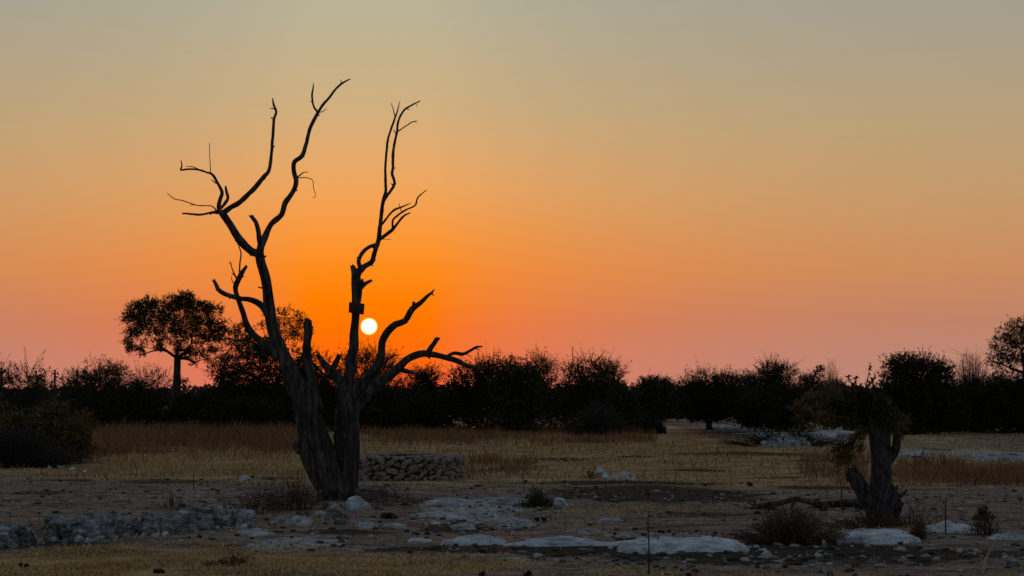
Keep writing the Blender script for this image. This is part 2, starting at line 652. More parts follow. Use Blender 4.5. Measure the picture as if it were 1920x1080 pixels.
# ------------------------------------------------------------------ the dead tree
def build_dead_tree():
    base = G(636, 929)
    Y0 = base[1]
    root = empty('dead_tree', base, 'tall leafless dead tree with two leaning trunks and bare forked limbs', 'tree')
    placed = []          # (px, py, depth)
    cnt = [0]

    def depth(px, py):
        if not placed:
            return Y0
        a = np.array(placed)
        return a[np.argmin((a[:, 0] - px) ** 2 + (a[:, 1] - py) ** 2), 2]

    def limb(mb, pts, d=None, drift=0.0, sides=None, flute=0.0, rough=.16, jag=False, first=False):
        cnt[0] += 1
        rs = RS(cnt[0])
        y = depth(pts[0][0], pts[0][1]) if d is None else Y0 + d
        ln = 0
        out = []
        for k, (px, py, w) in enumerate(pts):
            if k:
                ln += math.hypot(px - pts[k - 1][0], py - pts[k - 1][1]) * Y0 / F
            yy = y + drift * ln + .04 * ln * math.sin(2.3 * ln + cnt[0])
            if 0 < k < len(pts) - 1 and w < 30:
                px, py = px + rs.normal() * w * .05, py + rs.normal() * w * .05
            p = P(px, py, yy)
            placed.append((px, py, yy))
            out.append((*p, w * .5 * yy / F))
        wmax = max(p[2] for p in pts)
        # knots and snapped spurs along the stronger limbs
        if 5 < wmax < 27 and ln > .35:
            o = np.array(out)
            for _ in range(int(ln * 2.2)):
                i = rs.randint(len(o) - 1)
                t = rs.rand()
                c = o[i] * (1 - t) + o[i + 1] * t
                ax = o[i + 1, :3] - o[i, :3]
                ax /= np.linalg.norm(ax) + 1e-9
                d = np.cross(ax, rs.normal(size=3))
                d /= np.linalg.norm(d) + 1e-9
                d = d + ax * rs.uniform(-.2, .8)
                l = c[3] * rs.uniform(1.15, 1.7) + rs.rand() ** 3 * .08
                q0 = c[:3] + d * c[3] * .3
                tube(mb, [(*q0, c[3] * .55), (*(c[:3] + d * l * .75), c[3] * .34), (*(c[:3] + d * l), c[3] * .16)], 6, .03, .3, seed=rs.randint(999))
        if sides is None:
            sides = 20 if wmax > 24 else 12 if wmax > 9 else 7 if wmax > 4 else 5
        tube(mb, out, sides, rough=rough, flute=flute, seed=cnt[0], step=max(.025, min(.08, wmax * Y0 / F * .35)), jag=jag)

    # two trunks out of one foot
    t = MB()
    limb(t, [(634, 940, 52), (628, 920, 46), (612, 880, 46), (594, 830, 50), (579, 780, 45), (563, 735, 38), (546, 700, 31), (527, 662, 25), (514, 620, 21), (505, 580, 19), (497, 525, 17.5), (489, 490, 17.5), (486, 468, 17)], 0, -.02, flute=.07)
    limb(t, [(652, 940, 46), (653, 915, 38), (656, 885, 33), (660, 850, 30), (660, 810, 28), (657, 775, 29), (655, 752, 29)], .02, .01, flute=.06)
    limb(t, [(640, 925, 40), (634, 895, 32), (634, 850, 20), (637, 805, 20), (641, 765, 23), (648, 735, 20)], .22, .02, flute=.08)
    limb(t, [(606, 915, 30), (588, 880, 28), (575, 845, 26), (566, 810, 16), (560, 780, 10)], -.10, 0, flute=.08, jag=True)
    limb(t, [(622, 925, 34), (606, 890, 26), (594, 850, 22), (590, 810, 18), (586, 770, 14)], -.18, 0, flute=.08)
    for a in ([(607, 925, 26), (603, 938, 18), (598, 948, 8)], [(662, 920, 26), (668, 935, 18), (676, 945, 7)], [(640, 930, 26), (640, 944, 20), (642, 952, 8)]):
        limb(t, a, -.12, -.2)
    t.build('trunk', M['bark'], root, True)

    def branch(name, *limbs, **kw):
        m = MB()
        for l in limbs:
            l = dict(pts=l) if isinstance(l, list) else dict(l)
            limb(m, **l)
        return m.build(name, M['bark'], root, True)

    D = lambda pts, drift, **k: dict(pts=pts, drift=drift, **k)
    # upper left limb with its twigs
    branch('branch',
           D([(487, 474, 17), (472, 472, 15.5), (450, 449, 14), (433, 423, 13.5), (420, 404, 13), (413, 397, 11)], -.35),
           D([(416, 401, 10), (433, 388, 9.5), (453, 377, 9.5), (477, 353, 9), (493, 333, 8.5), (505, 317, 6.5), (509, 283, 6), (512, 253, 5.5), (514, 223, 5.5), (518, 210, 4.5), (513, 197, 4.5), (511, 184, 2)], .25),
           D([(490, 338, 6), (498, 334, 2.5)], 0), D([(511, 222, 3), (508, 220, 1.5)], 0),
           D([(411, 399, 9), (411, 384, 8), (416, 363, 7), (413, 353, 5.5), (405, 338, 5.2), (398, 328, 5), (387, 323, 3.8), (370, 318, 3.6), (353, 317, 3.6), (339, 318, 3.8), (341, 311, 3), (339, 300, 1.4)], -.3),
           D([(390, 325, 2.4), (376, 319, 2), (362, 313, 2), (349, 312, 1.1)], .3),
           D([(395, 326, 2), (394, 305, 1.5), (393, 287, 1.4), (393, 268, 1.1)], .1), D([(406, 344, 3), (396, 337, 1.3)], 0),
           D([(414, 391, 6), (424, 379, 6.5), (427, 370, 6), (424, 357, 5), (423, 349, 3)], .4),
           D([(406, 395, 3), (396, 386, 2.3), (370, 385, 2), (342, 376, 2), (327, 373, 2), (313, 362, 1.2)], -.4), D([(366, 384, 1.6), (356, 385, 1)], .2),
           D([(409, 397, 6), (393, 399, 4.8), (375, 403, 4.4), (357, 401, 4), (342, 400, 3)], -.1))
    # tall middle limb
    branch('branch',
           D([(487, 478, 16), (489, 463, 14), (494, 450, 12.5), (503, 430, 11), (512, 417, 10.5), (527, 403, 10), (535, 380, 10), (548, 360, 9.5), (555, 340, 9), (551, 320, 8.5), (553, 303, 8.5), (567, 292, 8), (575, 267, 7), (582, 240, 6.5), (595, 213, 6.5), (605, 197, 5.2), (617, 183, 4.6), (630, 167, 4.4), (643, 155, 4), (657, 148, 2)], .22),
           D([(597, 212, 4.6), (588, 199, 4), (585, 181, 3.8), (587, 167, 3.2), (588, 156, 1.3)], -.3), D([(601, 211, 2), (607, 208, 1.6), (613, 203, 1.1)], .1),
           D([(567, 294, 4), (571, 294, 1.5)], 0), D([(596, 216, 3), (600, 217, 1.3)], 0), D([(585, 191, 2.6), (582, 190, 1.2)], 0),
           D([(555, 335, 3.5), (563, 328, 2.8), (570, 323, 2.2), (578, 323, 1.5)], .2),
           D([(557, 334, 2.2), (573, 333, 1.7), (586, 338, 1.5), (588, 353, 1.4), (592, 367, 1.4), (586, 371, 1)], -.2),
           D([(488, 462, 10), (485, 438, 9), (480, 420, 8.5), (472, 406, 7.5)], -.3, jag=True), D([(492, 483, 7), (499, 480, 3)], 0))
    # crossing limbs on the left
    branch('branch',
           D([(522, 672, 20), (508, 655, 16), (495, 645, 14), (475, 628, 12.5), (463, 608, 11.5), (456, 585, 10), (447, 562, 9.5), (442, 540, 9.5), (449, 519, 9.5), (455, 510, 8.5), (460, 502, 6.5)], -.35, jag=True),
           D([(449, 518, 3.5), (450, 493, 3.2), (452, 476, 2.8), (447, 459, 2.2), (440, 450, 1.3)], .1),
           D([(443, 521, 3.4), (436, 506, 2.4), (432, 490, 1.5)], -.2), D([(434, 497, 1.6), (429, 492, 1.1)], 0), D([(440, 516, 3), (434, 512, 1.4)], 0),
           D([(440, 534, 2.2), (435, 526, 1.7), (434, 518, 1.2)], .2), D([(470, 634, 6), (450, 638, 5), (420, 634, 3)], .3))
    branch('branch',
           D([(504, 594, 15), (489, 573, 12.5), (469, 562, 11.5), (452, 559, 9.5), (435, 556, 9.5), (420, 550, 9), (409, 543, 8.5), (406, 536, 8), (402, 527, 6)], .3, jag=True), D([(497, 540, 5), (490, 540, 3.4), (484, 538, 2.6)], 0))
    # broken upright stub between the trunks
    branch('broken_stub', D([(598, 770, 20), (588, 730, 19), (580, 690, 18), (577, 650, 17), (577, 625, 16.5), (577, 607, 15.5)], -.05, jag=True, flute=.05), D([(581, 620, 8), (587, 613, 3)], 0))
    branch('branch', D([(648, 765, 25), (644, 732, 21), (631, 707, 18), (616, 691, 15.5), (605, 679, 12.5), (596, 665, 7)], .35), D([(622, 697, 13), (629, 682, 12), (635, 668, 9)], .1, jag=True))
    # right upright stem carrying the board
    branch('branch',
           D([(652, 770, 27), (650, 740, 23), (655, 705, 20), (659, 675, 19), (662, 650, 18), (664, 622, 16.5), (667, 595, 15.5), (669, 568, 17.5), (669.5, 545, 20), (667, 525, 18), (664, 510, 12), (662, 501, 9)], .05, jag=True),
           D([(670, 548, 9.5), (680, 536, 8.5), (689, 530, 6.5), (696, 526, 5)], .2, jag=True), D([(680, 535, 5.5), (680, 525, 4.5)], 0, jag=True),
           D([(666, 640, 1.8), (669, 662, 1.8), (664, 688, 1.8), (653, 720, 1.8), (649, 742, 1.8)], -.35))
    branch('branch',
           D([(667, 522, 16), (674, 509, 14), (684, 499, 10.5), (697, 490, 9.5), (702, 476, 8.5), (706, 461, 9), (709, 447, 9), (713, 427, 8), (715, 403, 7.5), (718, 377, 7), (723, 357, 5.8), (723, 333, 5), (722, 313, 4.6), (724, 293, 4.4), (727, 263, 4.4), (733, 243, 4), (741, 220, 3.4), (745, 208, 2.7), (750, 190, 1.2)], -.12),
           D([(676, 504, 8), (673, 488, 7.5), (679, 474, 7), (690, 465, 7), (703, 459, 7)], .0), D([(698, 489, 4), (705, 488, 1.5)], 0), D([(672, 485, 4), (669, 482, 2)], 0),
           D([(718, 379, 7), (726, 366, 6.2), (732, 359, 6), (740, 343, 5.6), (735, 327, 5.4), (737, 313, 5.4), (737, 290, 5.4), (740, 267, 5), (744, 247, 4.8), (747, 227, 4.4), (757, 208, 3.8), (770, 198, 3.2), (788, 189, 2)], .3),
           D([(744, 248, 2.8), (760, 237, 2.3), (773, 229, 2.2), (782, 227, 1.6)], -.3), D([(779, 228, 1.6), (781, 231, 1)], 0), D([(742, 251, 2.2), (738, 243, 1.5)], .2), D([(741, 220, 2.4), (737, 203, 1.8), (733, 193, 1.1)], .3),
           D([(723, 351, 3.5), (720, 348, 2)], 0), D([(738, 315, 3), (742, 315, 1.2)], 0),
           D([(708, 452, 8), (727, 438, 7), (735, 432, 6.2), (743, 422, 5), (757, 405, 4), (769, 399, 2.6)], -.4),
           D([(736, 430, 4.6), (737, 413, 4), (747, 403, 3.8), (762, 393, 3.4), (778, 385, 3.2), (784, 370, 2.8), (800, 356, 1.6)], .2),
           D([(716, 421, 4.5), (730, 403, 4), (740, 393, 4.4), (753, 388, 3.4), (770, 381, 1.6)], .4), D([(753, 398, 2), (748, 381, 1.2)], -.1), D([(716, 448, 1.6), (733, 449, 1)], .1))
    # right limbs
    branch('branch',
           D([(656, 800, 28), (658, 765, 27), (667, 738, 24), (687, 714, 21), (703, 697, 18), (712, 680, 16), (715, 660, 15), (717, 642, 14), (724, 625, 13.5), (742, 609, 12.5), (759, 602, 11), (773, 580, 11), (788, 568, 8.5), (802, 555, 6.5), (811, 548, 4.5), (814, 542, 1.6)], -.3),
           D([(808, 550, 3.6), (814, 554, 1.5)], 0), D([(776, 578, 8), (776, 566, 5.5)], 0), D([(741, 611, 7), (748, 603, 4.5)], 0),
           D([(715, 690, 7), (721, 684, 6), (728, 674, 4.6), (739, 667, 3.2), (749, 665, 1.6)], .3))
    branch('branch',
           D([(656, 790, 26), (664, 765, 24), (680, 746, 22), (698, 731, 20), (710, 715, 20), (730, 703, 17.5), (750, 688, 15.5), (762, 675, 14.5), (779, 667, 13.5), (796, 664, 12.5), (816, 665, 11.5), (839, 672, 10.5), (857, 677, 9.5), (874, 685, 8.5), (891, 691, 7), (908, 693, 4)], .25),
           D([(836, 669, 6), (851, 662, 6.5), (868, 664, 6.5), (880, 658, 5.6), (894, 651, 4.6), (905, 650, 2.2)], -.3), D([(892, 654, 2.4), (900, 656, 1.3)], 0),
           D([(801, 664, 10), (811, 648, 9.5), (818, 637, 8.5)], -.2, jag=True), D([(818, 639, 6), (824, 634, 4)], 0), D([(748, 692, 10), (765, 697, 8.5), (775, 699, 6.5)], -.1, jag=True), D([(764, 672, 3), (773, 662, 1.5)], 0))
    # splinter and knot on the outer side of the left trunk, thin stems before the bark
    branch('splinter', D([(572, 850, 16), (564, 822, 10), (558, 790, 7), (553, 768, 5), (549, 747, 2)], 0, d=-.15, jag=True), D([(562, 848, 14), (554, 838, 9), (548, 830, 4)], 0, d=-.15), D([(560, 842, 8), (549, 839, 3)], 0, d=-.15), D([(562, 836, 6), (553, 826, 3)], 0, d=-.2))
    branch('twig', D([(617, 932, 2), (608, 915, 1.8), (601, 897, 1.6), (598, 882, 1.2)], 0, d=-.5))
    branch('twig', D([(624, 824, 1.8), (629, 800, 1.6), (634, 782, 1.4), (638, 763, 1)], 0, d=-.35))
    # board nailed to the stem
    yb = depth(669, 577) - .085
    q = [P(654.5, 566, yb), P(683.5, 569.5, yb), P(682, 590, yb), P(653.5, 586, yb)]
    b = MB()
    th = np.array((0, .022, 0))
    V = np.array(q + [v + th for v in q])
    b.add(V, [(3, 2, 1, 0), (4, 5, 6, 7), (0, 1, 5, 4), (1, 2, 6, 5), (2, 3, 7, 6), (3, 0, 4, 7)])
    c = np.mean(V, axis=0)
    br = empty('wooden_board', c, 'small dark wooden board nailed across the upright stem of the dead tree', 'board')
    o = b.build('panel', M['board'], br)
    bv = o.modifiers.new('bevel', 'BEVEL')
    bv.width = .004
    for px in (664, 674):
        n = MB()
        p = P(px, 577, yb)
        tube(n, [(*(p + (0, -.006, 0)), .008), (*(p + (0, .05, 0)), .006)], 6, .02, 0)
        n.build('nail', M['nail'], br)


build_dead_tree()


# ------------------------------------------------------------------ vegetation
def leaves(pos, size, rs, droop=0.0):
    n = len(pos)
    d = rs.normal(size=(n, 3))
    d[:, 2] -= droop
    d /= np.linalg.norm(d, axis=1)[:, None]
    e = np.cross(d, rs.normal(size=(n, 3)))
    e /= np.linalg.norm(e, axis=1)[:, None] + 1e-9
    s = size * rs.uniform(.6, 1.35, (n, 1))
    V = np.stack((pos + e * s * .3, pos - e * s * .3, pos + d * s), 1).reshape(-1, 3)
    Q = np.arange(n * 3).reshape(-1, 3)
    return V, Q


def twigs(p0, p1, p2, r0, r1, mb, closed=True):
    """many thin three-sided stems at once"""
    n = len(p0)
    rings = []
    for p, r in (((p0, r0), (p1, (r0 + r1) / 2), (p2, r1)) if closed else ((p0, r0), (p2, r1))):
        d = p2 - p0
        d = d / (np.linalg.norm(d, axis=1)[:, None] + 1e-9)
        u = np.cross(d, (.31, .77, .2))
        u /= np.linalg.norm(u, axis=1)[:, None] + 1e-9
        w = np.cross(d, u)
        for k in range(3):
            a = k * 2.0944
            rings.append(p + (u * math.cos(a) + w * math.sin(a)) * np.asarray(r).reshape(-1, 1))
    V = np.stack(rings, 1).reshape(-1, 3)
    b = np.arange(n)[:, None] * (9 if closed else 6)
    fs = []
    for s in ((0, 3) if closed else (0,)):
        for k in range(3):
            k2 = (k + 1) % 3
            fs.append(b + np.array([[s + k, s + k2, s + 3 + k2, s + 3 + k]]))
    mb.add(V, np.concatenate(fs))


STY = {
    # twigs per clump, leaves per twig, leaf length (of the clump scale), shoots per clump, shoot length, leaves per shoot, up bias, twig radius
    'dense': dict(tw=108, lf=12, ls=.072, sh=14, sl=.42, sf=9, up=.35, tr=.007),
    'tree': dict(tw=118, lf=12, ls=.068, sh=16, sl=.42, sf=9, up=.2, tr=.007),
    'thorn': dict(tw=105, lf=9, ls=.062, sh=30, sl=.62, sf=8, up=.55, tr=.009),
    'airy': dict(tw=80, lf=6, ls=.062, sh=34, sl=.72, sf=6, up=.6, tr=.010),
}


def grow(name, label, cat, clumps, base, style='dense', leaf='green', bark='bark2', seed=1, trunk_r=.09, stems=None, group=None, fork=.35, scale=1.0, dens=1.0, trunk_top=None, tw_mat=None):
    """clumps: rows x,y,z,rx,rz ; base: foot of the plant"""
    rs = RS(seed)
    s = STY[style]
    cl = np.asarray(clumps, float)
    base = np.asarray(base, float)
    root = empty(name, base, label, cat, group)
    t = MB()
    zc = cl[:, 2].mean()
    top = trunk_top if trunk_top is not None else base + (cl[:, :3].mean(0) - base) * fork
    nst = stems or 1
    foot = base - np.array((0, 0, .15))
    tops = []
    if trunk_top is not None or nst == 1:
        mid = (foot + top) / 2 + rs.normal(size=3) * .05 * np.array((1, 1, 0))
        tube(t, [(*foot, trunk_r * 1.25), (*mid, trunk_r), (*top, trunk_r * .85)], 9, flute=.05, seed=seed)
    single = trunk_top is not None or nst == 1
    nodes = [(top, 0.0, trunk_r * .8)] if single else [(foot + rs.normal(size=3) * np.array((.12, .12, 0)), 0.0, trunk_r * .8) for _ in range(nst)]
    if trunk_top is not None:
        nodes += [(foot + (top - foot) * q_, 2.5, trunk_r * .3) for q_ in (.6, .8)]
    start = nodes[0][0]
    for k in np.argsort(np.linalg.norm(cl[:, :3] - start, axis=1)):
        c = cl[k]
        pos = np.array([q[0] for q in nodes])
        cost = np.linalg.norm(pos - c[:3], axis=1) + .55 * np.array([q[1] for q in nodes]) + .8 * np.maximum(0, pos[:, 2] - c[2])
        st, run, rr = nodes[int(np.argmin(cost))]
        d = c[:3] - st
        ln = np.linalg.norm(d)
        m1 = st + d * .5 + rs.normal(size=3) * .10 * ln * np.array((1, 1, .4)) + np.array((0, 0, .06 * ln))
        m1[2] = max(m1[2], base[2])
        r = max(.011 * scale, rr * rs.uniform(.48, .66))
        tube(t, [(*st, r), (*m1, r * .85), (*c[:3], r * .6)], 5, step=.3 * scale, seed=seed + k)
        nodes.append((m1, run + ln * .5, r * .85))
        nodes.append((c[:3], run + ln, r * .6))
    t.build('trunk', M[bark], root, True)
    b = MB()
    lp = []
    lp2 = []
    for c in cl:
        rad = np.array((c[3], c[3], c[4]))
        fill = len(c) > 5 and c[5] > .5
        rel = float(np.clip((c[3] / cl[:, 3].mean()) ** 2, .12, 1.9))      # bigger clumps carry more twigs
        n = max(6, int((s['tw'] * .55 if fill else s['tw'] * rel * .96) * dens))
        # short leafy twigs spread through the clump, leaning outwards and up, with gaps between them
        q = rs.normal(size=(n, 3))
        q *= (rs.rand(n, 1) ** .4) / (np.linalg.norm(q, axis=1)[:, None] + 1e-9)
        p0 = c[:3] + q * rad * .82
        d = q * .8 + rs.normal(size=(n, 3)) * .55 + np.array((0, 0, s['up'] * .8))
        d /= np.linalg.norm(d, axis=1)[:, None] + 1e-9
        p2 = p0 + d * np.maximum(rad.mean() * rs.uniform(.25, .6, (n, 1)), .14 * scale)
        if not fill:
            gap = vnoise(p0[:, 0] * 1.9 / scale + p0[:, 1] * .5, p0[:, 2] * 2.3 / scale - p0[:, 1] * .4, seed)
            k_ = gap > rs.uniform(-.95, .25, n)
            p0, p2 = p0[k_], p2[k_]
            n = len(p0)
            if n == 0:
                continue
        p1 = (p0 + p2) / 2 + rs.normal(size=(n, 3)) * .06 * rad
        p2[:, 2] = np.maximum(p2[:, 2], base[2] + .02)
        p1[:, 2] = np.maximum(p1[:, 2], base[2] + .02)
        tr = s['tr'] * scale
        twigs(p0, p1, p2, np.full(n, tr), np.full(n, tr * .45), b, False)
        nl = max(1, int(s['lf']))
        tt = rs.uniform(.2, 1.03, (n, nl, 1))
        q = (p0[:, None] * (1 - tt) ** 2 + 2 * p1[:, None] * tt * (1 - tt) + p2[:, None] * tt ** 2)
        (lp2 if fill else lp).append((q + rs.normal(size=q.shape) * .032 * scale).reshape(-1, 3))
        # shoots that break the outline
        k = 0 if fill else max(2, int(s['sh'] * dens * min(1, rel)))
        if k:
            d = rs.normal(size=(k, 3))
            d[:, 2] = d[:, 2] * .9 - .1 if style == 'tree' else np.abs(d[:, 2]) * .8 + s['up']
            d /= np.linalg.norm(d, axis=1)[:, None]
            a = c[:3] + d * rad * .75
            ln = s['sl'] * scale * rs.uniform(.35, 1.15, (k, 1))
            dd = d + rs.normal(size=(k, 3)) * .25
            e = a + dd * ln
            mm = (a + e) / 2 + rs.normal(size=(k, 3)) * .08 * ln
            twigs(a, mm, e, np.full(k, tr * .9), np.full(k, tr * .4), b)
            tt = rs.uniform(.25, 1, (k, max(1, s['sf']), 1))
            q = (a[:, None] * (1 - tt) + e[:, None] * tt)
            lp.append((q + rs.normal(size=q.shape) * .022 * scale).reshape(-1, 3))
    lp = np.concatenate(lp)
    lp = lp[lp[:, 2] > base[2] + .02]
    V, Q = leaves(lp, s['ls'] * scale, rs)
    if lp2:
        lp2 = np.concatenate(lp2)
        lp2 = lp2[lp2[:, 2] > base[2] + .02]
        V2, Q2 = leaves(lp2, s['ls'] * 1.8 * scale, rs)
        Q = np.concatenate((Q, Q2 + len(V)))
        V = np.concatenate((V, V2))
    if tw_mat:
        b.build('twig_mass', M[tw_mat], root)
        cr = MB()
        cr.add(V, Q)
        cr.build('crown', M[leaf], root)
    else:
        b.add(V, Q)
        b.build('crown', M[leaf], root)
    return root


def px_clumps(lst, Y, seed=0, dspread=.8):
    """explicit clumps: photo x, y, radius in photo pixels (optional flattening)"""
    rs = RS(seed)
    out = []
    for c in lst:
        r = c[2] * Y / F
        fl = c[3] if len(c) > 3 else .85
        r *= 1.12
        yy = Y + rs.uniform(-1, 1) * dspread
        p = P(c[0], c[1], yy)
        out.append((*p, r, r * fl))
    return out


def outline_clumps(x0, x1, tops, Y, n, seed, rmin=.16, rmax=.28, full=True, zlow=0.0):
    """clumps under a skyline given in photo pixels"""
    rs = RS(seed)
    tx = [t[0] for t in tops]
    ty = [t[1] for t in tops]
    w = (x1 - x0) * Y / F
    out = []
    for k in range(n):
        u = (k + rs.uniform(.1, .9)) / n
        u = (u * 7.0) % 1.0 if n > 6 else u
        px = x0 + (x1 - x0) * u
        zt = P(px, np.interp(px, tx, ty), Y)[2]
        r = min(rs.uniform(rmin, rmax) * max(zt, 1.2), .45 * w)
        px = min(max(px, x0 + r * F / Y * .8), x1 - r * F / Y * .8)
        zt = P(px, np.interp(px, tx, ty), Y)[2]
        lvl = rs.rand() ** .7 if full else .75 + .25 * rs.rand()
        if k % 2 == 0:
            lvl = 1.0
        z = max(zlow + r * .7, (zt - r * rs.uniform(.75, 1.5)) * lvl)
        out.append((P(px, 740, Y)[0], Y + rs.uniform(-.5, .5) * min(w, 4.0) * .7, z, r, r * .92, 0))
    # lower, inner mass
    m = int(n * .9) + 2
    for k in range(m):
        px = x0 + (x1 - x0) * ((k + rs.rand()) / m * .9 + .05)
        zt = P(px, np.interp(px, tx, ty), Y)[2]
        r = min(rs.uniform(.24, .34) * max(zt, 1.0), .45 * w)
        z = zlow + max(.1, rs.uniform(.12, .62) * (zt - zlow))
        out.append((P(px, 740, Y)[0], Y + rs.uniform(-.5, .5) * min(w, 4.0) * .6, z, r, min(r, z - zlow + .15), 1))
    return out


def bush(name, label, x0, x1, tops, Y, n, style, leaf, seed, cat='bush', rmin=.17, rmax=.29, full=True, zlow=0.0, scale=1.0, dens=1.0, trunk_r=.07, group='bushes along the far edge of the clearing', stems=3, tw_mat=None):
    cl = outline_clumps(x0, x1, tops, Y, n, seed, rmin, rmax, full, zlow)
    x = P((x0 + x1) / 2, 740, Y)[0]
    return grow(name, label, cat, cl, (x, Y, hz(x, Y)), style, leaf, seed=seed, trunk_r=trunk_r, stems=stems, group=group, scale=scale, dens=dens, tw_mat=tw_mat)


def fan(name, label, cat, base, w, h, n, m, seed, group=None, r=.0035, spread=.8, lf=2, ls=.022, side=4, part='stem_mass'):
    """dead stems that rise from a patch of ground, bend outwards and fork"""
    rs = RS(seed + 500)
    base = np.asarray(base, float)
    root = empty(name, base, label, cat, group)
    b = MB()
    q = np.clip(rs.normal(size=(n, 2)), -1.8, 1.8) * np.array((w * .24, min(w, .7) * .16))
    p0 = np.stack((base[0] + q[:, 0], base[1] + q[:, 1], base[2] + 0 * q[:, 0] - .02), -1)
    out = np.stack((q[:, 0] * .9 + rs.normal(size=n) * w * .13 * spread, q[:, 1] + rs.normal(size=n) * min(w, .7) * .15, np.zeros(n)), -1)
    hh = h * rs.uniform(.4, 1.15, n) * np.clip(1.3 - 1.25 * np.abs(q[:, 0] + out[:, 0]) / w, .4, 1.1)
    p2 = p0 + out + np.stack((0 * hh, 0 * hh, hh), -1)
    p1 = p0 + out * .28 + np.stack((0 * hh, 0 * hh, hh * .6), -1) + rs.normal(size=(n, 3)) * .03 * h
    twigs(p0, p1, p2, np.full(n, r), np.full(n, r * .5), b)
    lp = [p2]
    for k in range(side):
        t = rs.uniform(.25, .95, (n, 1))
        a = p0 * (1 - t) ** 2 + 2 * p1 * t * (1 - t) + p2 * t ** 2
        d = rs.normal(size=(n, 3)) * np.array((1, 1, .6)) + np.array((0, 0, .55))
        e = a + d * h * rs.uniform(.06, .2, (n, 1))
        twigs(a, (a + e) / 2, e, np.full(n, r * .6), np.full(n, r * .35), b, False)
        lp += [e, (a + e) / 2][:lf]
    lp = np.concatenate(lp)
    lp = lp[rs.rand(len(lp)) < .7]
    V, Q = leaves(lp, ls, rs)
    b.add(V, Q)
    b.build(part, M[m], root)
    # a few thicker crooked stems
    for k in range(3):
        i = rs.randint(n)
        t = MB()
        tube(t, [(*p0[i], r * 2.4), (*p1[i], r * 1.8), (*p2[i], r)], 5, .05, .1, seed=k)
        t.build('stem', M['bark2'], root)
    return root


